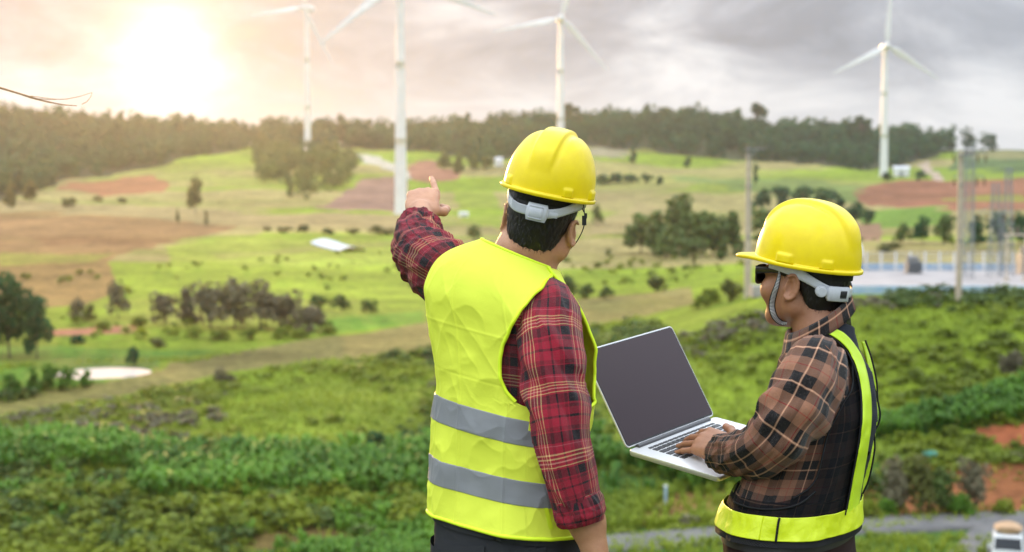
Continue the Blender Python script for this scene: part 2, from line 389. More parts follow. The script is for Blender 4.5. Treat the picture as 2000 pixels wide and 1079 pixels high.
# ------------------------------------------------------------------ leaf templates
def leaf_cloud(n, blobs, size, rng, flat=.0):
    """n leaf-clump quads spread in a set of ellipsoid lobes (cx,cy,cz,rx,ry,rz)"""
    w = np.array([b[3] * b[4] * b[5] for b in blobs]) ** .67; w /= w.sum(); k = rng.choice(len(blobs), n, p=w)
    B = np.array(blobs)[k]; d = rng.normal(size=(n, 3)); d /= np.linalg.norm(d, axis=1)[:, None]
    rad = rng.uniform(.35, 1.0, n) ** .45 * (1 + rng.normal(size=n) * .06)
    c = B[:, :3] + d * B[:, 3:6] * rad[:, None]
    nrm = d * .7 + rng.normal(size=(n, 3)) * .6 + np.array([0, 0, .35]); nrm /= np.linalg.norm(nrm, axis=1)[:, None]
    e = np.cross(nrm, rng.normal(size=(n, 3))); e /= np.linalg.norm(e, axis=1)[:, None]; f = np.cross(nrm, e)
    s = size * rng.uniform(.6, 1.4, n)[:, None]
    V = np.stack([c - e * s - f * s * .5, c + e * s * .3 - f * s * .75, c + e * s + f * s * .4, c - e * s * .2 + f * s * .8], 1)
    lob = rng.uniform(0, 1, len(blobs))[k]
    tint = np.clip(.35 * lob + .35 * rng.uniform(0, 1, n) + .3 * np.clip(d[:, 2] * .5 + .5, 0, 1), 0, 1)   # random per lobe and leaf, paler towards the top of each lobe
    return V.reshape(-1, 3), np.arange(4 * n).reshape(n, 4), np.repeat(tint[:, None], 4, 0).repeat(3, 1)
def crown_blobs(kind, rng):
    """unit tree: height 1, crown on top"""
    b = []
    if kind == 'round':
        for i in range(15):
            a = rng.uniform(0, 6.28); z = rng.uniform(.20, .88); r = rng.uniform(.05, .34) * math.sqrt(max(.15, 1 - ((z - .45) / .55) ** 2)); s = rng.uniform(.12, .21)
            b.append((r * math.cos(a), r * math.sin(a), z, s, s, s * .85))
        b.append((0, 0, .55, .26, .26, .28))
    elif kind == 'tall':
        for i in range(10):
            z = .16 + .8 * i / 10; a = rng.uniform(0, 6.28); r = rng.uniform(.03, .2) * (1.25 - z * .8); s = rng.uniform(.10, .18) * (1.2 - .5 * z)
            b.append((r * math.cos(a), r * math.sin(a), z, s, s, s))
    elif kind == 'umbrella':
        for i in range(9):
            a = rng.uniform(0, 6.28); r = rng.uniform(.05, .28); z = rng.uniform(.72, .93); s = rng.uniform(.07, .14)
            b.append((r * math.cos(a), r * math.sin(a), z, s, s, s * .55))
    elif kind == 'bush':
        for i in range(10):
            a = rng.uniform(0, 6.28); r = rng.uniform(0, .42); z = rng.uniform(.2, .75) * (1 - r * .6); s = rng.uniform(.14, .28)
            b.append((r * math.cos(a), r * math.sin(a), z, s, s, s * .9))
    return b
def trunk_mb(kind, blobs, rng, th=.022):
    mb = MB(); top = .42 if kind != 'bush' else .25
    if kind in ('tall', 'umbrella'): top = .8
    wob = rng.normal(size=2) * .015
    pts = [np.array([0, 0, -.06]), np.array([wob[0], wob[1], top * .5]), np.array([wob[0] * 2, wob[1] * 2, top])]
    mb.rod(pts[0], pts[1], th, th * .8, 7); mb.rod(pts[1], pts[2], th * .8, th * .5, 7)
    for b in blobs[:7]:
        q = np.array(b[:3]); s = pts[1] * .4 + pts[2] * .6 if q[2] > top * .7 else pts[1]
        mb.rod(s * rng.uniform(.75, 1), q, th * .4, th * .12, 5)
    return mb
TEMPL = {}
def template(kind, i, n, size):
    key = (kind, i, n)
    if key not in TEMPL:
        rng = np.random.default_rng(100 + i * 7 + len(kind)); b = crown_blobs(kind, rng)
        V, Q, C = leaf_cloud(n, b, size, rng); tb = trunk_mb(kind, b, rng)
        cm = mesh_np('crown', V, Q, None, None, None, False, None, C); tm = tb.build('trunk', M_bark)
        TEMPL[key] = (cm.data, tm.data, (V, Q, C))
        bpy.data.objects.remove(cm); bpy.data.objects.remove(tm)
    return TEMPL[key]
MCROWN = {}
def tree(name, u, v, hpx, wk, kind, material, label, cat='tree', group=None, i=0, n=700, size=.045, pos=None):
    """a tree whose foot is seen at u,v and whose height is hpx photo pixels"""
    p = at(u, v) if pos is None else pos
    h = hpx * proj(p)[2] / FPX
    cmd, tmd, _ = template(kind, i, n, size)
    key = (cmd.name, material.name)
    if key not in MCROWN:
        md = cmd.copy(); md.materials.clear(); md.materials.append(material); MCROWN[key] = md
    e = empty(name, p - np.array([0, 0, .05]), random.uniform(0, 6.28)); e.scale = (h * wk, h * wk, h)
    for nm, md in (('trunk', tmd), ('crown', MCROWN[key])):
        o = bpy.data.objects.new(nm, md); COL.objects.link(o); o.parent = e
    tag(e, label, cat, group); return e
def merge_scatter(name, X, Y, H, kinds, material, label, cat, n=300, size=.06, wk=1.0, variants=4, trunk=False):
    rng = np.random.default_rng(len(name) + 5); mb = MB()
    for x, y, h in zip(X, Y, H):
        k = kinds[rng.integers(len(kinds))]; _, _, (V, Q, C) = template(k, int(rng.integers(variants)), n, size)
        a = rng.uniform(0, 6.28); ca, sa = math.cos(a), math.sin(a); w = wk * rng.uniform(.8, 1.25) * h
        G = np.stack([(V[:, 0] * ca - V[:, 1] * sa) * w + x, (V[:, 0] * sa + V[:, 1] * ca) * w + y, V[:, 2] * h + float(ground(x, y))], -1)
        mb.add(G, Q, None, None, np.clip(C + rng.uniform(-.25, .25), 0, 1))
    o = mb.build(name, material, smooth=False, col=True); return tag(o, label, cat, kind='stuff')
# ------------------------------------------------------------------ far wood on the ridge
def sample_poly(polys, n, umin=-250, umax=2200, ymin=450, ymax=1080, seed=3):
    rng = np.random.default_rng(seed); X = []; Y = []
    k = 0
    while k < n:
        y = np.sqrt(rng.uniform(ymin ** 2, ymax ** 2, 20000)); u = rng.uniform(umin, umax, 20000); x = (u - 1000) / FPX * y
        z = ground(x, y, False); uu, vv, _ = proj(np.stack([x, y, z], -1)); m = np.zeros(len(x), bool)
        for p in polys: m |= inpoly(uu, vv, p)
        X.append(x[m]); Y.append(y[m]); k += m.sum()
    return np.concatenate(X)[:n], np.concatenate(Y)[:n]
X, Y = sample_poly(FOREST, 2300)
X2, Y2 = sample_poly(FOREST, 700, ymin=960, ymax=1040, seed=9)
X = np.r_[X, X2]; Y = np.r_[Y, Y2]
Hh = RNG.uniform(7.5, 15.5, len(X)); Hh[2300:] = RNG.uniform(8, 20, len(X) - 2300)
merge_scatter('ridge_wood', X, Y, Hh, ['round', 'tall', 'round', 'bush'], F_dark, 'dense dark green wood covering the ridge along the skyline', 'wood', n=170, size=.062, wk=.95)
X, Y = sample_poly([GROVE], 130, seed=14)
merge_scatter('hillside_grove', X, Y, RNG.uniform(6, 12, len(X)), ['round', 'tall', 'bush'], F_mid, 'loose grove running down the hillside below the leftmost turbine', 'grove', n=260, size=.055, wk=1.05)
# trees that stand out of the wood's outline
sky = [(8, 262, 60), (62, 268, 52), (110, 270, 46), (160, 272, 50), (215, 275, 54), (270, 278, 56), (352, 284, 52), (436, 287, 50), (520, 288, 44), (642, 285, 52),
       (668, 285, 58), (705, 288, 52), (745, 288, 58), (800, 285, 48), (860, 284, 44), (905, 280, 46), (962, 278, 52), (1020, 272, 48), (1060, 270, 44), (1140, 262, 50),
       (1186, 262, 58), (1216, 262, 48), (1262, 262, 56), (1300, 264, 50), (1356, 266, 60), (1410, 270, 48), (1530, 276, 44), (1570, 280, 46), (1620, 284, 44),
       (1775, 290, 52), (1810, 292, 50), (1855, 292, 56), (1885, 294, 52), (1925, 296, 40), (1940, 297, 34)]
ORD = ['first', 'second', 'third', 'fourth', 'fifth', 'sixth', 'seventh', 'eighth', 'ninth', 'tenth', 'eleventh', 'twelfth', 'thirteenth', 'fourteenth', 'fifteenth']
SEC = [(-99, 601, 'left of the leftmost turbine'), (601, 783, 'between the leftmost and the nearest turbine'), (783, 1095, 'between the nearest turbine and the pointing man\'s helmet'), (1095, 1726, 'between the two helmets\' sides and the rightmost turbine'), (1726, 9999, 'right of the rightmost turbine')]
SEC[3] = (1095, 1726, 'between the third and the rightmost turbine')
def sky_label(u):
    for a, b, tx in SEC:
        if a <= u < b: k = sorted(q[0] for q in sky if a <= q[0] < b).index(u); return f'{ORD[k]} skyline tree from the left, {tx}'
for i, (u, v, h) in enumerate(sky):
    y = 985.; x = (u - 1000) / FPX * y
    tree('ridge_tree', u, v, h, random.uniform(.75, 1.1), ['round', 'tall', 'round'][i % 3], F_dark, sky_label(u), group='trees along the skyline of the ridge',
         i=i % 4, n=260, size=.06, pos=np.array([x, y, float(ground(x, y)) - .5]))
for u, h, wk, lab in ((1478, 74, .95, 'tallest tree of the skyline, with a flat crown, above the left utility pole'),
                      (1112, 66, .8, 'thin crowned tall tree on the skyline just right of the third turbine tower'),
                      (1680, 66, .8, 'tall tree standing above the wood left of the far right turbine')):
    y = 960.; x = (u - 1000) / FPX * y
    tree('ridge_tree', u, 0, h, wk, 'umbrella', F_dark, lab, i=1 if h > 70 else 2, n=330, size=.05, pos=np.array([x, y, float(ground(x, y)) - .5]))

# ------------------------------------------------------------------ trees and bushes of the valley, one by one
F_warm = foliage_mat('old tree leaves', (.055, .07, .02), (.15, .16, .035))
VT = [  # name, u, v, hpx, width, kind, material, label, category
 ('round_tree', 383, 420, 76, .62, 'round', F_warm, 'lone round topped tree in the field below the low sun', 'tree', 600, .05),
 ('small_tree', 347, 436, 30, .5, 'tall', F_warm, 'thin little tree left of the lone field tree', 'tree', 200, .07),
 ('small_tree', 402, 440, 30, .55, 'tall', F_warm, 'thin little tree right below the lone field tree', 'tree', 200, .07),
 ('round_tree', 1168, 442, 42, .8, 'round', F_mid, 'small round tree in the fields right behind the near helmet', 'tree', 400, .06),
 ('small_tree', 1236, 318, 36, .7, 'tall', F_dark, 'small dark tree on the field edge under the ridge wood, left one of the pair', 'tree', 240, .07),
 ('small_tree', 1344, 330, 24, .9, 'round', F_dark, 'low round tree on the pale far field, right of the other field tree', 'tree', 240, .08),
 ('small_tree', 1476, 358, 42, .6, 'tall', F_dark, 'dark tree directly behind the left utility pole', 'tree', 260, .07),
 ('small_tree', 1290, 362, 22, .8, 'bush', F_dark, 'dark bush at the end of the far hedge', 'bush', 200, .09),
 ('round_tree', 1010, 470, 30, .9, 'round', F_mid, 'bush in the green field left of the near man\'s ear', 'bush', 200, .08),
 ('round_bush', 925, 470, 34, 1.1, 'bush', F_mid, 'green bush in the field beside the pointing arm', 'bush', 320, .07),
 ('round_bush', 870, 478, 26, 1.2, 'bush', F_dark, 'low dark bush next to the red sleeve', 'bush', 260, .08),
 ('round_bush', 1281, 571, 40, 1.15, 'bush', F_warm, 'round olive bush alone on the edge of the tan strip', 'bush', 500, .06),
 ('round_bush', 1108, 585, 62, .8, 'bush', F_mid, 'tall green bush right behind the near man\'s collar', 'bush', 500, .06),
 ('round_bush', 1146, 584, 34, 1.2, 'bush', F_mid, 'low green bush in the middle of the row behind the near man', 'bush', 400, .07),
 ('round_bush', 1182, 584, 28, 1.2, 'bush', F_mid, 'lowest bush at the right end of the row behind the near man', 'bush', 400, .07),
 ('round_bush', 1355, 516, 22, .7, 'tall', F_warm, 'small thin tree in the light green field', 'tree', 200, .08),
 ('round_bush', 1189, 500, 16, 1., 'bush', F_mid, 'tiny bush in the light green field', 'bush', 200, .1),
 ('round_bush', 1385, 598, 46, .9, 'bush', F_shrub, 'olive bush left of the left utility pole', 'bush', 500, .06),
 ('round_bush', 1425, 592, 56, .8, 'bush', F_warm, 'taller bush touching the left utility pole', 'bush', 500, .06),
 ('round_bush', 1365, 604, 30, 1.2, 'bush', F_shrub, 'lowest pale bush at the left of the bushes by the utility pole', 'bush', 400, .07),
 ('broad_tree', 20, 700, 172, .62, 'round', F_dark, 'big dark tree at the left edge of the photo beside the pond', 'tree', 1800, .034),
 ('broad_tree', 72, 702, 140, .6, 'round', F_dark, 'second dark tree right of the big one at the left edge', 'tree', 1600, .036),
 ('broad_tree', -30, 700, 190, .6, 'tall', F_dark, 'dark tree cut by the left edge of the photo', 'tree', 1500, .036),
 ('round_tree', 232, 622, 76, .8, 'round', F_brown, 'brownish round tree alone left of the grey thicket', 'tree', 800, .045),
 ('small_tree', 152, 632, 56, .75, 'round', F_brown, 'thin brown tree between the dark tree and the round brown tree', 'tree', 400, .055),
 ('small_tree', 178, 628, 46, .8, 'bush', F_warm, 'bush touching the round brown tree on its left', 'bush', 400, .06),
 ('round_tree', 322, 634, 66, 1.12, 'round', F_brown, 'first bare brown tree of the grey thicket from the left', 'tree', 700, .045),
 ('round_tree', 362, 636, 76, 1.12, 'tall', F_brown, 'second brown tree of the grey thicket from the left', 'tree', 700, .045),
 ('round_tree', 412, 642, 92, 1.12, 'round', F_brown, 'broad brown tree in the left half of the grey thicket', 'tree', 800, .042),
 ('round_tree', 458, 642, 104, 1.01, 'round', F_brown, 'tallest brown tree of the grey thicket', 'tree', 900, .042),
 ('round_tree', 508, 644, 100, 1.05, 'round', F_brown, 'brown tree right of the tallest one of the thicket', 'tree', 800, .042),
 ('round_tree', 556, 645, 80, 1.12, 'round', F_brown, 'second last brown tree of the grey thicket', 'tree', 700, .045),
 ('round_tree', 606, 648, 66, 1.33, 'bush', F_brown, 'brown tree ending the grey thicket on the right', 'tree', 700, .05),
 ('round_bush', 618, 606, 36, 1.3, 'bush', F_mid, 'green bush behind the right end of the thicket', 'bush', 400, .07),
 ('round_bush', 668, 608, 36, 1.3, 'bush', F_mid, 'green bush between the thicket and the bush by the vest', 'bush', 400, .07),
 ('round_bush', 715, 610, 34, 1.3, 'bush', F_mid, 'green bush nearest the yellow vest on its left', 'bush', 400, .07),
 ('round_bush', 262, 716, 48, .75, 'bush', F_dark, 'dark bush standing at the right end of the pond', 'bush', 500, .06),
 ('round_bush', 152, 672, 24, 1.5, 'bush', F_dark, 'flat dark bush below the red earth bank', 'bush', 300, .08),
 ('round_bush', 310, 678, 20, 2.0, 'bush', F_warm, 'long low bush on the pasture right of the red earth bank', 'bush', 300, .09),
 ('round_bush', 432, 752, 42, .8, 'bush', F_brown, 'sparse dry shrub on the tan strip', 'bush', 260, .06),
 ('round_bush', 735, 880, 50, 1.0, 'bush', F_dark, 'dark blue green bush on the slope left of the lower vest', 'bush', 500, .06),
 ('round_bush', 795, 872, 40, 1.0, 'bush', F_dark, 'dark bush touching the lower vest', 'bush', 500, .06),
 ('round_bush', 22, 886, 52, .75, 'bush', F_brown, 'reddish brown shrub at the left edge of the near slope', 'bush', 500, .06),
 ('round_bush', 460, 895, 36, .8, 'bush', F_brown, 'brown shrub in front of the broad leaved plants', 'bush', 300, .07),
 ('round_bush', 1762, 478, 46, .9, 'bush', F_mid, 'green tree left in the row behind the substation', 'tree', 400, .06),
 ('round_tree', 1802, 478, 58, .8, 'round', F_dark, 'darker tree in the middle of the row behind the substation', 'tree', 500, .055),
 ('round_tree', 1842, 478, 62, .9, 'round', F_mid, 'light green tree left of the right utility pole', 'tree', 500, .055),
 ('round_tree', 1908, 484, 62, .85, 'round', F_dark, 'dark tree between the two lattice towers', 'tree', 500, .055),
 ('round_tree', 1952, 484, 72, .8, 'round', F_dark, 'dark tree behind the lattice tower by the right edge', 'tree', 500, .055),
 ('round_tree', 1992, 482, 70, .85, 'round', F_dark, 'dark tree cut by the right edge of the photo', 'tree', 500, .055),
 ('round_bush', 1738, 492, 24, 2.2, 'bush', F_warm, 'low olive hedge plant at the far left corner of the substation', 'bush', 400, .08),
 ('small_tree', 1730, 355, 22, 1.2, 'bush', F_dark, 'dark bush at the foot of the far right turbine', 'bush', 240, .09),
 ('small_tree', 1800, 352, 24, .9, 'bush', F_dark, 'dark bush where the dirt road meets the red field', 'bush', 240, .09),
 ('round_bush', 1975, 735, 58, .9, 'bush', F_brown, 'brown shrub near the right edge half way up the slope', 'bush', 600, .055),
 ('round_bush', 1876, 1012, 52, 1.1, 'bush', F_lush, 'bright green round bush beside the road', 'bush', 900, .05),
 ('round_bush', 1955, 1008, 46, 1.1, 'bush', F_shrub, 'olive bush on the red bank above the car', 'bush', 700, .055),
 ('round_bush', 1730, 1012, 50, 1.0, 'bush', F_lush, 'green bush just right of the lime belt of the vest', 'bush', 800, .05),
 ('round_bush', 1695, 1020, 60, .8, 'bush', F_shrub, 'olive bush behind the lime belt of the vest', 'bush', 800, .05),
 ('round_tree', 1800, 1008, 120, .75, 'round', F_warm, 'olive tree in the middle of the trees above the road', 'tree', 1100, .04),
 ('round_tree', 1838, 1006, 100, .8, 'round', F_mid, 'shorter green tree right of the olive tree above the road', 'tree', 1000, .042),
 ('round_tree', 1745, 1006, 120, .7, 'round', F_brown, 'brownish tree left of the olive tree above the road', 'tree', 1000, .042),
 ('round_tree', 1902, 1000, 110, .7, 'round', F_brown, 'thin brown tree on the right of the trees above the road', 'tree', 900, .042),
]
for i, t_ in enumerate(VT):
    nm, u, v, h, wk, kd, mt, lab, ct, n, sz = t_
    tree(nm, u, v, h, wk, kd, mt, lab, ct, i=i % 5, n=n, size=sz)
# clumps made of several trees
clumps = [([(1250, 496, 70, .8), (1285, 500, 82, .8), (1318, 470, 74, .8), (1342, 468, 80, .6), (1340, 500, 84, .8), (1372, 500, 76, .85), (1402, 498, 78, .8), (1434, 498, 76, .8), (1300, 506, 46, 1.1), (1352, 506, 40, 1.1), (1412, 508, 36, 1.1), (1500, 480, 70, .9)],
           F_mid, 'wood clump behind the left utility pole', 'leafy tree of the clump behind the left utility pole'),
          ([(1490, 412, 44, .9), (1530, 410, 46, .9), (1562, 414, 50, .9), (1600, 420, 52, .9), (1640, 428, 46, 1.), (1672, 438, 44, .9), (1695, 440, 34, .9), (1520, 385, 28, 1.2), (1570, 390, 30, 1.2), (1625, 398, 30, 1.2)],
           F_dark, 'dark trees behind the right helmet', 'dark tree of the band behind the right helmet'),
          ([(1180, 362, 28, 1.2), (1205, 362, 30, 1.1), (1232, 360, 26, 1.2), (1262, 358, 22, 1.2)], F_dark, 'far hedge right of the near helmet', 'dark tree of the far hedge right of the left helmet'),
          ([(868, 336, 40, .9), (895, 340, 44, .9), (925, 336, 38, .9), (950, 332, 32, 1.)], F_mid, 'light green trees below the ridge wood', 'light green tree left of the left helmet'),
          ([(560, 455, 16, 2), (595, 455, 20, 1.6), (640, 458, 16, 2), (690, 458, 14, 2), (735, 460, 22, 1.4), (765, 460, 18, 1.6), (520, 452, 12, 2)], F_warm, 'field hedge bushes', 'low hedge bush left of the pointing hand'),
          ([(140, 405, 26, 1.2), (20, 405, 50, .9), (60, 395, 44, 1.), (240, 398, 14, 1.6), (190, 395, 14, 1.6)], F_warm, 'bushes under the left wood', 'bush at the lower edge of the left wood'),
          ([(20, 775, 46, 1.1), (65, 768, 52, 1.), (95, 762, 56, .9), (130, 762, 46, 1.), (170, 756, 36, 1.1)], F_lush, 'green plants by the pond', 'leafy green bush in front of the pond'),
          ([(330, 655, 22, 1.6), (380, 660, 24, 1.6), (430, 664, 26, 1.6), (490, 665, 30, 1.4), (545, 662, 24, 1.6), (590, 660, 24, 1.6), (640, 655, 26, 1.6), (200, 645, 26, 1.6), (270, 640, 26, 1.6)], F_shrub, 'bushes at the foot of the thicket', 'low green bush at the foot of the grey thicket')]
for pts, mt, grp, lab in clumps:
    for i, (u, v, h, wk) in enumerate(pts):
        lab_i = f'{ORD[sorted(q[0] + q[1] * 1e-3 for q in pts).index(u + v * 1e-3)]} from the left, {lab}'
        tree('field_bush' if h < 34 else 'broad_tree', u, v, h * (1.12 if len(pts) == 12 else 1), wk * (1.3 if len(pts) in (10, 12) else 1.1), 'bush' if h < 34 else ('round', 'tall', 'round')[i % 3], mt, lab_i, 'bush' if h < 34 else 'tree', grp, i=i % 5, n=420, size=.06)

# ------------------------------------------------------------------ scrub, tall plants and grass on the near slopes (uncountable)
STRIP = [(-120, 806), (0, 792), (200, 748), (430, 698), (840, 632), (1120, 597), (1350, 568), (1360, 592), (1120, 648), (840, 690), (600, 705), (430, 742), (240, 780), (0, 822), (-120, 830)]
REDB = [[(1890, 838), (2200, 818), (2200, 872), (1960, 875), (1920, 858)], [(1760, 940), (1900, 915), (2200, 895), (2200, 1000), (1760, 1000)], [(1250, 1000), (1330, 965), (1420, 960), (1420, 1005), (1260, 1030)], [(480, 1055), (580, 1032), (720, 1040), (760, 1079), (480, 1079)]]
def scatter_px(n, poly, seed, ymin=62, ymax=300, dens=None):
    rng = np.random.default_rng(seed); X = []; Y = []; k = 0
    while k < n:
        y = rng.uniform(ymin, ymax, 30000); u = rng.uniform(-120, 2120, 30000); x = (u - 1000) / FPX * y
        z = ground(x, y); uu, vv, _ = proj(np.stack([x, y, z], -1)); m = inpoly(uu, vv, poly)
        m &= ~inpoly(uu, vv, STRIP)
        for rp in REDB: m &= ~(inpoly(uu, vv, rp) & (rng.uniform(0, 1, len(x)) < .85))
        if dens is not None: m &= rng.uniform(0, 1, len(x)) < dens(x, y)
        m &= ~((x > 14) & (x < 90) & (y > 121) & (y < 164)); m &= np.hypot((x + 36) / 8, (y - 124.5) / 7) > 1.1
        X.append(x[m]); Y.append(y[m]); k += m.sum()
    return np.concatenate(X)[:n], np.concatenate(Y)[:n]
def blade_plants(name, X, Y, H, leaves, width, material, label, cat, seed, spread=.55, keep=None):
    """plants of long arching leaves; each leaf three quads"""
    rng = np.random.default_rng(seed); n = len(X)
    Z = ground(X, Y); T = leaves; N = n * T
    bx = np.repeat(X, T) + rng.normal(size=N) * np.repeat(H, T) * .12; by = np.repeat(Y, T) + rng.normal(size=N) * np.repeat(H, T) * .12; bz = np.repeat(Z, T)
    h = np.repeat(H, T) * rng.uniform(.55, 1.1, N); a = rng.uniform(0, 6.28, N); sp = spread * rng.uniform(.4, 1.3, N)
    w = width * rng.uniform(.7, 1.3, N) * h; dx, dy = np.cos(a), np.sin(a)
    rows = []
    for s, zz, ww in ((0, 0, .35), (.35, .55, 1), (.75, .92, .8), (1.25, .80, .08)):
        c = np.stack([bx + dx * sp * s * h, by + dy * sp * s * h, bz + zz * h], -1); e = np.stack([-dy, dx, 0 * dx], -1) * (w * ww)[:, None]
        rows += [c - e, c + e]
    V = np.stack(rows, 1); q = np.array([[0, 1, 3, 2], [2, 3, 5, 4], [4, 5, 7, 6]])
    Q = (np.arange(N)[:, None, None] * 8 + q[None]).reshape(-1, 4); C = np.repeat(np.clip(np.repeat(rng.uniform(0, .6, n), T) + rng.uniform(0, .5, N), 0, 1)[:, None], 8, 0).repeat(3, 1)
    o = mesh_np(name, V.reshape(-1, 3), Q, None, material, None, True, None, C); return tag(o, label, cat, kind='stuff')
dn = lambda x, y: np.clip(.5 + 1.6 * fbm(x * .06, y * .045, 12, 3), 0.03, 1)
slope = [(-150, 800), (200, 745), (500, 730), (840, 690), (1130, 655), (1360, 585), (1700, 572), (2150, 572), (2150, 985), (1700, 1000), (1150, 1060), (-150, 1100)]
X, Y = scatter_px(3000, slope, 21, dens=dn)
H = RNG.uniform(.22, .8, len(X)) ** 1.2 * np.clip(Y / 100, .8, 1.4)
merge_scatter('scrub', X, Y, H, ['bush'], F_shrub, 'low scrub and weeds growing over the near slopes', 'scrub', n=64, size=.115, wk=2.2, variants=5)
X, Y = scatter_px(900, slope, 61, dens=lambda x, y: np.clip(fbm(x * .05, y * .05, 71, 2) * 2.5 - .1, 0, 1))
merge_scatter('dark_scrub', X, Y, RNG.uniform(.4, 1.3, len(X)), ['bush'], F_mid, 'darker bushes gathered in patches on the near slopes', 'scrub', n=80, size=.10, wk=1.5, variants=5)
X, Y = scatter_px(700, slope, 62, dens=lambda x, y: np.clip(fbm(x * .07, y * .05, 75, 2) * 2.5 - .2, 0, 1))
merge_scatter('dry_scrub', X, Y, RNG.uniform(.25, .8, len(X)), ['bush'], F_brown, 'brownish dry weeds in patches on the near slopes', 'scrub', n=64, size=.10, wk=2.0, variants=5)
X, Y = scatter_px(170, [(-150, 590), (900, 560), (1350, 560), (1500, 500), (2100, 490), (2100, 480), (1300, 440), (-150, 560), (-150, 700), (900, 640)], 22, ymin=125, ymax=330, dens=dn)
merge_scatter('valley_scrub', X, Y, RNG.uniform(.4, 1.4, len(X)), ['bush'], F_shrub, 'thin scrub dotted over the valley floor', 'scrub', n=30, size=.17, wk=1.6, variants=5)
X, Y = scatter_px(26000, [(-150, 720), (400, 700), (1150, 600), (1400, 560), (2150, 565), (2150, 1000), (1150, 1090), (-150, 1110)], 23, ymax=170)
blade_plants('grass', X, Y, RNG.uniform(.12, .5, len(X)), 4, .11, F_grass, 'tufts of pasture grass on the near slopes', 'grass', 3, .6)
lush = [(-150, 880), (150, 870), (420, 905), (640, 885), (860, 880), (1130, 850), (1430, 860), (1440, 960), (1300, 970), (1180, 1000), (840, 975), (400, 985), (-150, 1000)]
X, Y = scatter_px(2900, lush, 24, ymax=120, dens=lambda x, y: np.clip(.42 + 2.6 * fbm(x * .11, y * .14, 31, 2), .01, 1))
blade_plants('broad_leaf_plants', X, Y, RNG.uniform(.5, 1.9, len(X)), 12, .095, F_lush, 'thick belt of tall broad leaved green plants on the near slope', 'plants', 4, .5)
X, Y = scatter_px(900, [(1690, 830), (1850, 800), (2000, 752), (2150, 700), (2150, 790), (1980, 822), (1850, 842), (1690, 862)], 64, ymax=130)
blade_plants('hedge_plants', X, Y, RNG.uniform(.4, 1.2, len(X)), 9, .13, F_lush, 'dark green band of leafy plants climbing the right slope', 'plants', 14, .5)
X, Y = scatter_px(420, [(-150, 970), (840, 980), (840, 1110), (-150, 1110)], 25, ymin=60, ymax=100, dens=lambda x, y: np.clip(.3 + 2 * fbm(x * .12, y * .12, 44, 2), 0, 1))
merge_scatter('foot_scrub', X, Y, RNG.uniform(.3, 1.5, len(X)) ** 1.3, ['bush'], F_shrub, 'dark green undergrowth along the bottom left of the photo', 'undergrowth', n=150, size=.075, wk=1.4, variants=5)
X, Y = scatter_px(900, [(-150, 960), (840, 970), (840, 1110), (-150, 1110)], 65, ymin=60, ymax=100, dens=lambda x, y: np.clip(.4 + 2.4 * fbm(x * .14, y * .14, 47, 2), 0, 1))
blade_plants('undergrowth_plants', X, Y, RNG.uniform(.3, 1.1, len(X)), 9, .12, F_lush, 'broad leaved green plants among the undergrowth at the bottom left', 'plants', 15, .5)
X, Y = scatter_px(700, [(1180, 980), (1440, 940), (1420, 1025), (1180, 1040)], 26, ymin=60, ymax=100)
blade_plants('roadside_weeds', X, Y, RNG.uniform(.3, .8, len(X)), 12, .05, F_grass, 'dry yellowish weeds along the road', 'weeds', 6, .35)
X, Y = scatter_px(800, [(1180, 1072), (1400, 1062), (1700, 1052), (1935, 1052), (1935, 1110), (1180, 1110)], 27, ymin=58, ymax=90)
blade_plants('verge_weeds', X, Y, RNG.uniform(.2, .55, len(X)), 12, .06, F_grass, 'weeds on the near verge of the road', 'weeds', 7, .35)

a_ = RNG.uniform(0, 6.28, 9000); r_ = 13 * np.sqrt(RNG.uniform(0, 1, 9000))
blade_plants('hilltop_grass', r_ * np.cos(a_), 3 + r_ * np.sin(a_), RNG.uniform(.04, .13, 9000), 6, .09, F_grass, 'short grass on the hilltop under the two men', 'grass', 33, .6)
# ------------------------------------------------------------------ road and yard
def ribbon(name, pts, w, m, label, dz=.09):
    p = np.array([at(u, v) for u, v in pts]); k = 220
    t = np.linspace(0, len(p) - 1, k); C = np.stack([np.interp(t, np.arange(len(p)), _s1(p[:, j])) for j in range(2)], 1)
    for j in range(2): C[:, j] = np.convolve(np.pad(C[:, j], 9, mode='reflect', reflect_type='odd'), np.ones(19) / 19, 'valid')
    T = np.gradient(C, axis=0); T /= np.linalg.norm(T, axis=1)[:, None]; Nn = np.stack([-T[:, 1], T[:, 0]], 1)
    zc = ground(C[:, 0], C[:, 1]); zc = np.convolve(np.pad(zc, 12, mode='edge'), np.ones(25) / 25, 'valid')
    cols = [C + Nn * w * s for s in (-.5, -.25, 0, .25, .5)]
    top = max(float(np.max(ground(c[:, 0], c[:, 1]) - zc)) for c in cols)
    z = np.max([ground(c[:, 0], c[:, 1]) for c in cols], 0); z = np.convolve(np.pad(z, 6, mode='edge'), np.ones(13) / 13, 'valid') + dz
    G = np.stack([np.concatenate([c, z[:, None]], 1) for c in cols], 1)
    low = G[:, [0, -1]].copy(); low[..., 2] -= 1.2
    G = np.concatenate([low[:, :1], G, low[:, 1:]], 1)
    mb = MB(); mb.grid(G[:, ::-1]); o = mb.build(name, m); return tag(o, label, kind='structure'), C, z
def _s1(a): return a
M_asph = mat('worn grey asphalt', (.11, .105, .10), .9, noise=(.6, (.18, .165, .155), .8), bump=(25, .01))
M_dirt = mat('pale dirt', (.46, .38, .29), .95, noise=(.5, (.33, .24, .16), .9))
road, RC, RZ = ribbon('road', [(1080, 1078), (1180, 1070), (1300, 1060), (1420, 1052), (1560, 1042), (1700, 1033), (1850, 1024), (2010, 1018), (2150, 1012)], 3.4, M_asph, 'grey asphalt road crossing the foot of the slope', .15)
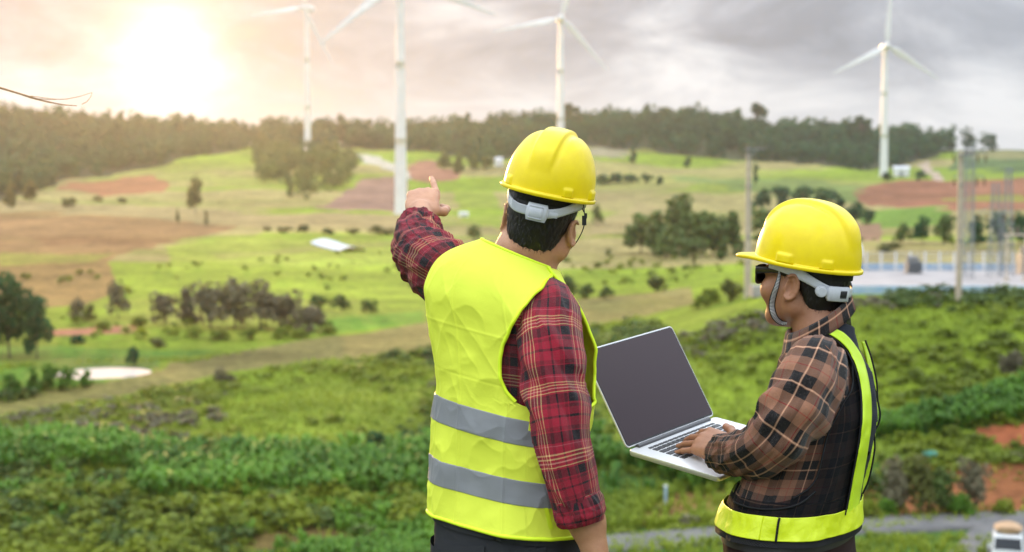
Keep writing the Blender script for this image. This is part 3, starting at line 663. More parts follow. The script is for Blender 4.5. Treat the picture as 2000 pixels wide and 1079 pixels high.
ribbon('side_road', [(1935, 1110), (1965, 1080), (1985, 1056), (2010, 1040)], 4.5, M_asph, 'short branch of the road under the white truck', .12)
# substation yard: a raised slab with blue edge, white fence, tanks, gantries
YC = np.array([52., 143., PAD_Z])
M_yard = mat('yard concrete', (.40, .36, .34), .85, noise=(.3, (.28, .25, .24), .9)); M_blue = mat('faded blue paint', (.30, .45, .62), .6, noise=(1.5, (.45, .55, .62), .8))
mb = MB(); mb.box((60, 143, PAD_Z - .25), (62, 36, .5)); tag(mb.build('yard_slab', M_yard, smooth=False), 'pale concrete ground of the electrical yard', kind='structure')
mb = MB(); mb.box((60, 124.6, PAD_Z - .02), (63, .4, .75)); mb.box((60, 160.9, PAD_Z + .3), (63, .3, .9)); wl = empty('low_wall', (29, 124.6, PAD_Z)); 
o = mb.build('low_wall', M_blue, smooth=False, org=(29, 124.6, PAD_Z)); bpy.data.objects.remove(wl); o.location = (29, 124.6, PAD_Z); tag(o, 'low blue painted kerb walls along the front and back of the electrical yard', 'wall')
fe = empty('yard_fence', (30, 160, PAD_Z)); fm = mat('white fence paint', (.70, .70, .68), .5, noise=(2, (.5, .5, .49), .6))
pm = MB(); pm.box((0, 0, 1.0), (.22, .2, 2.0)); pm.box((0, 0, 2.05), (.28, .26, .08)); p0 = pm.build('post', fm, fe, smooth=False)
for i in range(1, 36):
    q = p0.copy(); COL.objects.link(q); q.parent = fe; q.location = (i * 1.65, 0, 0)
rm = MB()
for zz in (.35, .8, 1.25, 1.7, 2.0): rm.box((29, 0, zz), (58, .05, .05))
rm.build('rail', fm, fe, smooth=False); tag(fe, 'long white post and rail fence along the back of the electrical yard', 'fence')
ff = empty('front_fence', (60, 124.2, PAD_Z)); pm = MB(); pm.box((0, 0, 1.), (.1, .1, 2.0)); p1 = pm.build('post', M_galv, ff, smooth=False)
for i in range(1, 14): q = p1.copy(); COL.objects.link(q); q.parent = ff; q.location = (0, i * 2.5, 0)
rm = MB()
for zz in (.5, 1., 1.5, 1.95): rm.box((0, 17, zz), (.03, 34, .03))
rm.build('rail', M_galv, ff, smooth=False); tag(ff, 'grey wire fence running back across the electrical yard at the right edge', 'fence')
def transformer(x, y, s, lab):
    e = empty('transformer', (x, y, PAD_Z)); e.scale = (s, s, s); b = MB(); b.box((0, 0, 1.1), (2.2, 1.5, 1.8)); b.box((0, 0, .1), (2.5, 1.8, .2)); b.build('tank', M_galv, e, smooth=False)
    f = MB()
    for sd in (-1, 1):
        f = MB(); f.box((0, sd * .80, 1.1), (2.1, .08, 1.3))
        for k in range(9): f.box((-1.0 + k * .25, sd * 1.0, 1.1), (.06, .45, 1.5))
        f.build('cooling_fins', M_galv, e, smooth=False)
    for k in range(3):
        q = MB()
        for j in range(5): q.rod((-.7 + k * .7, 0, 2 + j * .16), (-.7 + k * .7, 0, 2.1 + j * .16), .13, .09, 10)
        q.build('bushing', M_ceram, e)
    q = MB(); q.rod((-.9, .3, 2.35), (.9, .3, 2.35), .28, .28, 14); q.build('oil_tank', M_galv, e); tag(e, lab, 'transformer')
transformer(43.2, 153, .7, 'grey transformer with brown insulators left in the electrical yard'); transformer(55.5, 152, 1.1, 'larger grey transformer in the right part of the electrical yard')
# white rounded water tank by the fence
e = empty('water_tank', (37.8, 158, PAD_Z)); b = MB(); th = np.linspace(0, 2 * np.pi, 24, endpoint=False)
prof = [(0, 3.3), (.5, 3.25), (.95, 3.0), (1.15, 2.6), (1.2, 1.6), (1.15, 1.5)]
b.grid(np.array([[(r * math.cos(t), r * math.sin(t), z) for t in th] for r, z in prof[::-1]]), wrap=True); b.build('tank', M_white, e)
l = MB()
for sx in (-.8, .8):
    for sy in (-.8, .8): l.rod((sx, sy, 0), (sx * .9, sy * .9, 1.6), .07, .07, 8)
l.build('stand', M_galv, e); tag(e, 'white round topped tank standing at the yard fence', 'tank')
def lattice(x, y, z, h, w0, w1, lab, arms=(), th=.032):
    e = empty('lattice_tower', (x, y, z)); b = MB(); n = max(6, int(h / (w0 * .9)))
    lv = [(i / n) for i in range(n + 1)]
    def cor(t): w = w0 + (w1 - w0) * t; return [np.array([sx * w / 2, sy * w / 2, t * h]) for sx, sy in ((-1, -1), (1, -1), (1, 1), (-1, 1))]
    for i in range(4): b.rod(cor(0)[i], cor(1)[i], th, th, 5)
    for a_, b_ in zip(lv[:-1], lv[1:]):
        A = cor(a_); B = cor(b_)
        for i in range(4):
            j = (i + 1) % 4; b.rod(A[i], B[j], th * .6, th * .6, 4); b.rod(A[j], B[i], th * .6, th * .6, 4); b.rod(B[i], B[j], th * .6, th * .6, 4)
    b.build('mast', M_galv, e, smooth=False)
    for (zz, L) in arms:
        c = MB(); c.rod((-L, 0, zz), (L, 0, zz), th, th, 5); c.rod((-L, 0, zz), (0, 0, zz + .9), th * .6, th * .6, 4); c.rod((L, 0, zz), (0, 0, zz + .9), th * .6, th * .6, 4)
        ca = c.build('cross_arm', M_galv, e, smooth=False)
        for s in (-1, -.5, .5, 1):
            q = MB()
            for k in range(4): q.rod((s * L, 0, zz - .15 - k * .2), (s * L, 0, zz - .3 - k * .2), .14, .08, 8)
            q.build('insulator', M_ceram, ca)
    tag(e, lab, 'lattice tower')
lattice(45.9, 143, PAD_Z, 13.2, .95, .75, 'grey lattice mast right behind the right utility pole', ((12.6, 1.6), (10.2, 1.5)))
lattice(49.6, 146, PAD_Z, 9.6, 1.3, .6, 'left one of the two close lattice towers near the right edge', ((6.6, 1.8),)); lattice(51.4, 147.5, PAD_Z, 11.2, 1.2, .5, 'taller right one of the two close lattice towers near the right edge', ())
def gantry(x, y, w, h, lab):
    e = empty('busbar_frame', (x, y, PAD_Z)); 
    for s in (0, w / 2, w): q = MB(); q.box((s, 0, h / 2), (.16, .16, h)); q.box((s, 0, .1), (.5, .5, .2)); q.build('post', M_conc, e, smooth=False)
    q = MB(); q.box((w / 2, 0, h + .1), (w + .6, .24, .2)); q.build('beam', M_conc, e, smooth=False)
    for s in np.linspace(0.3, w - .3, 5):
        q = MB()
        for k in range(4): q.rod((s, 0, h + .25 + k * .17), (s, 0, h + .38 + k * .17), .15, .09, 8)
        q.build('insulator', M_ceram, e)
    tag(e, lab, 'busbar frame')
gantry(48.4, 139, 3.6, 4.4, 'concrete frame with insulators under the two lattice towers'); gantry(53.2, 136, 3.4, 3.2, 'concrete frame with insulators at the right edge of the photo'); gantry(47.5, 130.5, 5.6, 2.4, 'low concrete frame nearest the front wall of the yard')
# ------------------------------------------------------------------ utility poles
def pole(u, v, top_v, lab, arm, ext=0, side=1, kw=1.0):
    p = at(u, v); d = proj(p)[2]; h = (v - top_v) * d / FPX
    e = empty('utility_pole', p); b = MB(); b.box((0, 0, 0), (.01, .01, .01)) if False else None
    rr = []
    for k in range(9):
        t = k / 8; w = (.34 - .10 * t) * kw; g = w * .42
        rr.append([(x_, y_, t * h - (.3 if k == 0 else 0)) for x_, y_ in ((-w, -g * 1.4), (-w * .55, -g * 1.4), (-w * .45, -g * .7), (w * .45, -g * .7), (w * .55, -g * 1.4), (w, -g * 1.4), (w, g * 1.4), (w * .55, g * 1.4), (w * .45, g * .7), (-w * .45, g * .7), (-w * .55, g * 1.4), (-w, g * 1.4))])
    b.grid(np.array(rr) * np.array([.95, .95, 1]), wrap=True, cap=True); b.build('post', M_conc, e, smooth=False)
    if ext:
        q = MB(); q.rod((-.05, 0, h - .5), (-.05, 0, h + ext), .09, .07, 10); q.box((-.05, 0, h - .25), (.5, .4, .1)); q.build('mast_extension', M_galv, e)
        hh = h + ext * .6
    else: hh = h - .35
    c = MB(); c.box((side * arm * .5 - .2 * side, -.22, hh), (arm + .4, .1, .12)); c.rod((0, -.22, hh - .8), (side * arm * .6, -.22, hh), .025, .025, 6); ca = c.build('cross_arm', M_galv, e, smooth=False)
    for s in (.35, .65, 1.0):
        q = MB()
        for k in range(3): q.rod((side * arm * s, -.22, hh + .08 + k * .1), (side * arm * s, -.22, hh + .16 + k * .1), .09, .055, 8)
        q.build('insulator', M_ceram, ca)
    for zz in (h * .42, h * .78):
        q = MB(); w = (.34 - .10 * zz / h) * kw; q.box((0, 0, zz), (w * 2.0, w * 1.3, .12)); q.build('steel_band', M_galv, e, smooth=False)
    tag(e, lab, 'utility pole'); return e
pole(1460, 581, 303, 'tall concrete utility pole between the two men, behind the right helmet brim', 1.6, .9)
pole(1872, 597, 297, 'concrete utility pole standing in front of the electrical yard near the right edge', .9, 0, kw=.72)
# concrete slab by the left pole
mb = MB(); c_ = at(1492, 578); mb.box((c_[0] + .2, c_[1] + 1.5, c_[2] + .35), (2.4, 2.2, 1.1)); o = mb.build('concrete_plinth', M_yard, smooth=False, org=c_); o.location = c_; tag(o, 'pale concrete plinth at the foot of the left utility pole', 'plinth')

# ------------------------------------------------------------------ wind turbines
def turbine(u, v, hub_v, hub_du, blades, lab, base_w=4.4, hubh=80., dist=None):
    """blades: photo pixel offsets of the tips from the hub"""
    g_ = at(u, v); d = float(proj(g_)[2]); p = P(u, v, d); gz = float(ground(p[0], p[1])); s = d / FPX; h = p[2] - gz + (v - hub_v) * s
    e = empty('wind_turbine', (p[0], p[1], gz - .3)); b = MB(); th = np.linspace(0, 2 * np.pi, 32, endpoint=False); G = []
    for k in range(25):
        t = k / 24; r = base_w / 2 * (1 - t) ** 1.0 + 1.25 * t; G.append([(r * math.cos(a), r * math.sin(a), t * (h - 1.6)) for a in th])
        if k in (8, 16): G.append([((r + .015) * math.cos(a), (r + .06) * math.sin(a), t * (h - 1.6) + .02) for a in th]); G.append([((r + .015) * math.cos(a), (r + .015) * math.sin(a), t * (h - 1.6) + .2) for a in th]); G.append([(r * math.cos(a), r * math.sin(a), t * (h - 1.6) + .37) for a in th])
    b.grid(np.array(G), wrap=True, cap=True); b.build('tower', M_white, e)
    q = MB(); q.rod((0, 0, -.2), (0, 0, .5), base_w / 2 + 1.2, base_w / 2 + .9, 24); q.build('foundation', M_conc, e)
    # least squares yaw: rotor plane horizontally foreshortened by fx
    tips = np.array(blades, float) * s; L = 38.
    best = min(((sum((tips[i, 0] ** 2 / fx ** 2 + tips[i, 1] ** 2 - L2 ** 2) ** 2 for i in range(len(tips))), fx, L2) for fx in np.linspace(.6, 1, 21) for L2 in np.linspace(30, 46, 33)), key=lambda q: q[0])
    fx, L = best[1], best[2]; yaw = math.acos(fx) * (1 if hub_du >= 0 else -1)
    Rz = np.array([[math.cos(yaw), -math.sin(yaw), 0], [math.sin(yaw), math.cos(yaw), 0], [0, 0, 1]])
    # nacelle pointing along the local -y (towards the viewer) axis, the rotor in front of it
    n = MB(); NG = []
    for yy, w_, hh_ in ((-2.4, 1.2, 1.2), (-2.0, 1.65, 1.7), (0, 1.8, 1.9), (4.5, 1.75, 1.8), (6.6, 1.4, 1.4), (6.9, 1.0, 1.0)):
        NG.append([(w_ * np.sign(math.cos(a)) * abs(math.cos(a)) ** .5, yy, hh_ * np.sign(math.sin(a)) * abs(math.sin(a)) ** .5) for a in np.linspace(0, 2 * np.pi, 24, endpoint=False)])
    n.grid(np.array(NG), wrap=True, cap=True); n.V = [vv @ Rz.T + np.array([0, 0, h]) for vv in n.V]; n.build('nacelle', M_white, e)
    H0 = Rz @ np.array([0, -4.2, 0]) + np.array([0, 0, h])
    r_ = MB(); HG = []
    for yy, w_ in ((-5.6, .02), (-5.4, .7), (-4.9, 1.2), (-4.2, 1.45), (-3.2, 1.5), (-2.5, 1.3)): HG.append([(w_ * math.cos(a), yy, w_ * math.sin(a)) for a in th])
    r_.grid(np.array(HG), wrap=True, cap=True); r_.V = [vv @ Rz.T + np.array([0, 0, h]) for vv in r_.V]; r_.build('hub', M_white, e)
    a0 = math.atan2(-tips[0, 1], tips[0, 0] / fx)
    for k in range(3):
        a = a0 + k * 2 * math.pi / 3; G = []
        for (t, ch, tk, tw) in ((0.03, .9, .9, 0), (.06, .95, .9, 0), (.14, 2.3, .55, .35), (.22, 2.6, .4, .28), (.4, 2.0, .28, .18), (.6, 1.45, .2, .1), (.8, 1.0, .13, .05), (.95, .6, .07, .02), (1.0, .12, .03, 0)):
            ring = []
            for j in range(14):
                ph = 2 * math.pi * j / 14; cx = math.cos(ph) * ch * .68 - ch * .12; cy = math.sin(ph) * tk / 2
                ring.append((cx * math.cos(tw) - cy * math.sin(tw), -4.0 + cx * math.sin(tw) + cy * math.cos(tw), t * L))
            G.append(ring)
        G = np.array(G); X_ = G[..., 0] * math.sin(a) + G[..., 2] * math.cos(a); Z_ = -G[..., 0] * math.cos(a) + G[..., 2] * math.sin(a)
        G = np.stack([X_, G[..., 1], Z_], -1) @ Rz.T + np.array([0, 0, h]); bb = MB(); bb.grid(G, wrap=True, cap=True); bb.build('blade', M_white, e)
    tag(e, lab, 'wind turbine', 'wind turbines on the hills'); return e
turbine(783, 419, -36, 1, [(-171, 140), (165, 74)], 'nearest wind turbine, its thick tower rising behind the pointing hand', 4.3)
turbine(601, 299, 18, -1, [(-116, 7), (56, 118)], 'leftmost wind turbine, standing on the ridge left of the nearest one', 4.4)
turbine(1095, 322, 38, 1, [(-137, 28), (44, 128)], 'wind turbine whose tower rises behind the yellow helmet of the pointing man', 4.4)
turbine(1726, 345, 92, 1, [(-114, 58), (77, 77)], 'rightmost wind turbine, alone above the far right fields', 4.4)

# ------------------------------------------------------------------ small things of the valley
def box_thing(name, u, v, size, m, lab, cat, rz=0, roof=None):
    p = at(u, v); e = empty(name, p, rz); b = MB(); b.box((0, 0, size[2] / 2), size); b.build('wall', m, e, smooth=False)
    if roof is not None:
        r = MB(); w, d, h = size; w *= .56; d *= .56
        V = [(-w, -d, h), (w, -d, h), (w, d, h), (-w, d, h), (-w, 0, h * 1.4), (w, 0, h * 1.4)]; r.add(V, [[0, 1, 5, 4], [2, 3, 4, 5], [0, 3, 2, 1]], [[1, 2, 5], [3, 0, 4]]); r.build('roof', roof, e, smooth=False)
        dr = MB(); dr.box((0, -size[1] / 2 - .02, size[2] * .35), (size[0] * .22, .06, size[2] * .7)); dr.build('door', M_galv, e, smooth=False)
    tag(e, lab, cat); return e
M_roof = mat('pale roof sheet', (.6, .6, .62), .4)
box_thing('field_hut', 974, 326, (3.6, 3, 3.6), M_white, 'white field hut at the wood edge just left of the near helmet', 'hut', .3, M_roof)
box_thing('field_hut', 1760, 345, (8, 4, 4), M_white, 'small white building right of the far right turbine', 'hut', -.2, M_roof)
box_thing('field_hut', 905, 424, (3, 2, 1.2), M_white, 'low white shed in the fields right of the pointing hand', 'shed', .3, M_roof)
p = at(660, 494); # plastic sheeting laid over a seed bed
mb = MB(); A = at(630, 476); B_ = at(690, 493); d_ = (B_ - A)[:2]; n_ = np.array([-d_[1], d_[0]]) / np.linalg.norm(d_); G = []
for t in np.linspace(0, 1, 30):
    c = A[:2] + d_ * t; row = []
    for s in np.linspace(-1, 1, 9): q = c + n_ * s * 3.2; row.append((q[0], q[1], float(ground(q[0], q[1], True)) + .25 + .9 * (1 - s * s) + .1 * math.sin(t * 40)))
    G.append(row)
mb.grid(np.array(G)); o = mb.build('plastic_tunnel', mat('white plastic film', (.52, .56, .62), .5), org=A); o.location = A; tag(o, 'white plastic crop tunnel lying across the green field', 'crop tunnel')
# pond
mb = MB(); th = np.linspace(0, 2 * np.pi, 48, endpoint=False)
rr = 1 + .12 * vn(np.cos(th) * 2, np.sin(th) * 2, 3); G = [[(-36 + 4.5 * k * r * math.cos(t), 124.5 + 4.8 * k * r * math.sin(t), POND_Z) for t, r in zip(th, rr)] for k in (.001, .5, 1.0)]
mb.grid(np.array(G), wrap=True)
mw = mat('muddy pond water', (.50, .42, .37), .7, spec=.02, bump=(1.2, .01)); tag(mb.build('pond', mw), 'small muddy pond reflecting the white sky', kind='structure')
# fallen trunk with two legs like branches
p = at(448, 1003); q = at(536, 998); e = empty('fallen_log', p); b = MB(); dq = q - p; L = np.linalg.norm(dq[:2])
pts = [np.array([dq[0] * t, dq[1] * t, .35 + .55 * t + .06 * math.sin(t * 9)]) for t in np.linspace(0, 1, 7)]
for i in range(6): b.rod(pts[i], pts[i + 1], .13 - .008 * i, .122 - .008 * i, 9)
b.build('trunk', M_bark, e)
for t in (.0, .45, .9): c = MB(); a_ = pts[0] * (1 - t) + pts[-1] * t; c.rod(a_, (a_[0] + .1, a_[1] + .1, -.35), .07, .05, 7); c.build('branch', M_bark, e)
tag(e, 'grey fallen log propped up on its branches in the near undergrowth', 'log')
p = at(1300, 985); e = empty('marker_post', p); b = MB(); b.rod((0, 0, -.2), (0, 0, 1.0), .09, .09, 10); b.build('post', M_blue, e); b = MB(); b.rod((0, 0, 1.0), (0, 0, 1.08), .12, .1, 10); b.build('cap', M_white, e); tag(e, 'short pale blue post in the plants below the laptop', 'post')
p = at(1815, 892); e = empty('water_trough', p); b = MB(); b.box((0, 0, .12), (.8, .5, .06)); b.box((0, -.25, .2), (.8, .05, .2)); b.box((0, .25, .2), (.8, .05, .2)); b.box((-.4, 0, .2), (.05, .55, .2)); b.box((.4, 0, .2), (.05, .55, .2)); b.box((0, 0, .0), (.5, .3, .25))
b.build('basin', mat('turquoise plastic', (.12, .42, .38), .4), e, smooth=False); tag(e, 'small turquoise trough on the dark green slope above the road', 'trough')

# ------------------------------------------------------------------ white truck
def truck():
    p = at(1968, 1116); e = empty('small_truck', p, math.radians(-19)); e.scale = (.85, .85, .85); white = mat('white car paint', (.78, .78, .77), .25); gl = mat('dark windscreen', (.01, .012, .014), .06); lampm = mat('lamp glass', (.7, .7, .68), .1); tan = mat('tan tarpaulin', (.50, .33, .19), .8, noise=(3, (.35, .2, .1), .8), bump=(9, .03))
    def prof(zs, ws, ys, name, m, back):
        G = []
        for z, w, y in zip(zs, ws, ys):
            ring = [(-w, y + .18, z), (-w * .92, y + .05, z), (-w * .6, y, z), (0, y - .02, z), (w * .6, y, z), (w * .92, y + .05, z), (w, y + .18, z), (w, back, z), (-w, back, z)]
            G.append(ring)
        b = MB(); b.grid(np.array(G), wrap=True, cap=True); return b.build(name, m, e, smooth=False)
    body = prof([.35, .45, .8, 1.05, 1.12, 1.75, 1.86, 1.9], [.78, .84, .85, .85, .84, .76, .72, .6], [.05, 0, .0, .05, .1, .42, .55, .75], 'cab', white, 1.7)
    b = MB(); b.add([(-.72, .075, 1.14), (.72, .075, 1.14), (.66, .385, 1.72), (-.66, .385, 1.72)], [[0, 1, 2, 3]]); b.V[0] = b.V[0] + np.array([0, -.02, 0]); b.build('windscreen', gl, e, smooth=False)
    for s in (-1, 1):
        b = MB(); b.add([(s * .865, .35, 1.15), (s * .865, 1.2, 1.15), (s * .80, 1.2, 1.7), (s * .80, .55, 1.7)], [[0, 1, 2, 3]]); b.build('side_window', gl, e, smooth=False)
        b = MB(); b.box((s * .64, -.03, .72), (.3, .08, .2)); b.build('headlight', lampm, e, smooth=False)
        b = MB(); b.box((s * .98, .25, 1.3), (.14, .08, .26)); b.rod((s * .84, .3, 1.25), (s * .96, .26, 1.3), .02, .02, 6); b.build('side_mirror', white, e, smooth=False)
        for yy in (.75, 3.2):
            w = MB(); w.rod((s * .62, yy, .33), (s * .84, yy, .33), .33, .33, 20); wo = w.build('wheel', M_black, e); w = MB(); w.rod((s * .845, yy, .33), (s * .86, yy, .33), .19, .17, 16); w.build('rim', M_galv, wo)
    b = MB(); b.box((0, -.07, .45), (1.6, .12, .2)); b.build('bumper', M_galv, e, smooth=False); b = MB(); b.box((0, -.025, .75), (.8, .05, .14)); b.build('grille', M_black, e, smooth=False)
    b = MB(); b.box((0, 2.9, .7), (1.6, 2.4, .12)); b.box((-.8, 2.9, .95), (.05, 2.4, .5)); b.box((.8, 2.9, .95), (.05, 2.4, .5)); b.box((0, 4.08, .95), (1.6, .05, .5)); b.box((0, 1.76, 1.3), (1.6, .06, 1.2)); b.build('cargo_bed', white, e, smooth=False)
    for s in (-.4, .4): b = MB(); b.rod((s, .2, 1.13), (s * 1.1 + .2, .34, 1.5), .012, .01, 5); b.build('wiper', M_black, e)
    tag(e, 'small white truck coming along the road in the bottom right corner', 'truck')
    c = empty('cargo_bundle', p + np.array([.33 * 1.3, 1.23, 1.93]) * .85, math.radians(-19)); c.scale = (.85, .85, .85); G = []
    for i in range(9):
        t = i / 8; row = []
        for j in range(20): a = 2 * np.pi * j / 20; w = .78 * math.sin(math.pi * (.12 + .76 * t)) ** .3; row.append((w * math.cos(a), -.8 + 1.7 * t, .17 + .17 * math.sin(a) * (1 + .15 * math.sin(i * 2 + j))))
        G.append(row)
    b = MB(); b.grid(np.array(G), wrap=True, cap=True); b.build('wrapped_load', tan, c)
    b = MB(); b.rod((-.6, -.6, 0), (-.6, .8, 0), .03, .03, 6); b.rod((.6, -.6, 0), (.6, .8, 0), .03, .03, 6); b.rod((-.62, -.4, 0), (.62, -.4, 0), .025, .025, 6); b.rod((-.62, .6, 0), (.62, .6, 0), .025, .025, 6); b.build('roof_rack', M_galv, c); tag(c, 'tan wrapped load on the roof of the white truck', 'load')
truck()
# ------------------------------------------------------------------ dry stalk bending in at the left edge
def stalk():
    base = P(-220, 1500, 2.7); base[2] = 0.0; e = empty('dry_grass_stalk', base); m = mat('dry straw', (.40, .22, .09), .7); 
    def strand(pts, r0, r1, nm='stem'):
        b = MB(); pts = [np.array(q) - base for q in pts]; n = len(pts) - 1
        for i in range(n): b.rod(pts[i], pts[i + 1], r0 + (r1 - r0) * i / n, r0 + (r1 - r0) * (i + 1) / n, 7)
        b.build(nm, m, e)
    d = 2.7
    strand([base, P(-190, 900, d), P(-140, 450, d), P(-90, 210, d), P(-50, 168, d), P(0, 172, d), P(40, 184, d), P(80, 196, d), P(120, 205, d), P(150, 207, d)], .004, .0008)
    strand([P(70, 193, d), P(100, 195, d), P(130, 194, d), P(155, 189, d), P(180, 181, d)], .0008, .0004, 'awn'); strand([P(60, 188, d), P(90, 192, d), P(118, 195, d)], .0008, .0004, 'awn')
    strand([P(160, 204, d), P(170, 199, d), P(177, 190, d), P(180, 182, d)], .0007, .0004, 'awn'); strand([P(20, 178, d), P(60, 192, d), P(100, 202, d)], .001, .0006, 'awn')
    tag(e, 'thin dry grass stalk bending into the sky at the left edge', 'grass stalk')
stalk()
# ================================================================== PEOPLE: tools
def nrm(a): a = np.asarray(a, float); return a / (np.linalg.norm(a, axis=-1, keepdims=True) + 1e-12)
class Field:
    """signed distance field on a box grid, meshed with surface nets"""
    def __init__(s, lo, hi, h):
        s.ax = [np.arange(lo[i], hi[i] + h, h, dtype=np.float32) for i in range(3)]; s.D = np.full([len(a) for a in s.ax], .2, np.float32)
    def add(s, f, lo, hi, k=.01, op='u'):
        sl = []
        for i in range(3):
            a = np.searchsorted(s.ax[i], lo[i]); b = np.searchsorted(s.ax[i], hi[i])
            if b - a < 2: return
            sl.append(slice(a, b))
        X, Y, Z = np.meshgrid(*[s.ax[i][sl[i]] for i in range(3)], indexing='ij'); p = np.stack([X, Y, Z], -1); d = f(p).astype(np.float32); D = s.D[tuple(sl)]
        if op == 'u': hh = np.clip(.5 + .5 * (D - d) / k, 0, 1); s.D[tuple(sl)] = D * (1 - hh) + d * hh - k * hh * (1 - hh)
        elif op == 'sub': hh = np.clip(.5 - .5 * (D + d) / k, 0, 1); s.D[tuple(sl)] = D * (1 - hh) - d * hh + k * hh * (1 - hh)
        elif op == 'max': s.D[tuple(sl)] = np.maximum(D, d)
    def cap(s, a, b, ra, rb=None, k=.012, op='u'):
        rb = ra if rb is None else rb; a = np.asarray(a, np.float32); b = np.asarray(b, np.float32); m = max(ra, rb) + k + .012
        def f(p):
            ab = b - a; t = np.clip(((p - a) @ ab) / (ab @ ab + 1e-12), 0, 1); return np.linalg.norm(p - a - t[..., None] * ab, axis=-1) - (ra + (rb - ra) * t)
        s.add(f, np.minimum(a, b) - m, np.maximum(a, b) + m, k, op)
    def ell(s, c, R, r, k=.012, op='u'):
        c = np.asarray(c, np.float32); R = np.asarray(R, np.float32); r = np.asarray(r, np.float32); m = r.max() + k + .012
        def f(p):
            q = (p - c) @ R; k0 = np.linalg.norm(q / r, axis=-1); k1 = np.linalg.norm(q / (r * r), axis=-1) + 1e-6; return k0 * (k0 - 1) / k1
        s.add(f, c - m, c + m, k, op)
    def mesh(s):
        D = s.D; S = D < 0; n0, n1, n2 = D.shape
        cnt = np.zeros((n0 - 1, n1 - 1, n2 - 1), np.uint8); cs = [(i, j, k) for i in (0, 1) for j in (0, 1) for k in (0, 1)]
        for i, j, k in cs: cnt += S[i:n0 - 1 + i, j:n1 - 1 + j, k:n2 - 1 + k]
        act = np.argwhere((cnt > 0) & (cnt < 8)); idx = np.full(cnt.shape, -1, np.int32); idx[tuple(act.T)] = np.arange(len(act))
        acc = np.zeros((len(act), 3)); num = np.zeros(len(act))
        for c0 in cs:
            for a in range(3):
                if c0[a]: continue
                c1 = list(c0); c1[a] = 1; d0 = D[tuple((act + c0).T)]; d1 = D[tuple((act + c1).T)]; m = (d0 < 0) != (d1 < 0)
                t = np.where(m, d0 / (d0 - d1 + 1e-12), 0); q = np.tile(np.array(c0, float), (len(act), 1)); q[:, a] += t; acc[m] += q[m]; num[m] += 1
        V = act + acc / num[:, None]; V = np.stack([s.ax[i][0] + V[:, i] * (s.ax[i][1] - s.ax[i][0]) for i in range(3)], 1); Q = []
        for a in range(3):
            b, c = (a + 1) % 3, (a + 2) % 3; sl0 = [slice(None)] * 3; sl1 = [slice(None)] * 3; sl0[a] = slice(0, -1); sl1[a] = slice(1, None)
            ch = np.argwhere(S[tuple(sl0)] != S[tuple(sl1)]); ok = (ch[:, b] > 0) & (ch[:, c] > 0) & (ch[:, b] < D.shape[b] - 1) & (ch[:, c] < D.shape[c] - 1); ch = ch[ok]
            eb = np.zeros(3, int); eb[b] = 1; ec = np.zeros(3, int); ec[c] = 1
            q = np.stack([idx[tuple((ch - eb - ec).T)], idx[tuple((ch - ec).T)], idx[tuple(ch.T)], idx[tuple((ch - eb).T)]], 1); fl = S[tuple(ch.T)]
            q[~fl] = q[~fl][:, ::-1]; Q.append(q[(q >= 0).all(1)])
        return V, np.vstack(Q)
def relax(V, Q, it=2, w=.5):
    n = len(V)
    for _ in range(it):
        A = np.zeros((n, 3)); c = np.zeros(n)
        for i in range(4):
            a = Q[:, i]; b = Q[:, (i + 1) % 4]
            for k in range(3): A[:, k] += np.bincount(a, V[b, k], n) + np.bincount(b, V[a, k], n)
            c += np.bincount(a, minlength=n) + np.bincount(b, minlength=n)
        V = V * (1 - w) + w * A / np.maximum(c, 1)[:, None]
    return V
def frame(yaw, pitch=0, roll=0):
    """columns right, forward, up; yaw 0 faces away from the camera, positive turns to the right; pitch up positive; roll clockwise as seen from behind"""
    cy, sy = math.cos(yaw), math.sin(yaw); R = np.array([[cy, sy, 0], [-sy, cy, 0], [0, 0, 1.]])
    cp, sp = math.cos(pitch), math.sin(pitch); Rp = np.array([[1, 0, 0], [0, cp, -sp], [0, sp, cp]])
    cr, sr = math.cos(roll), math.sin(roll); Rr = np.array([[cr, 0, sr], [0, 1, 0], [-sr, 0, cr]])
    return R @ Rr @ Rp
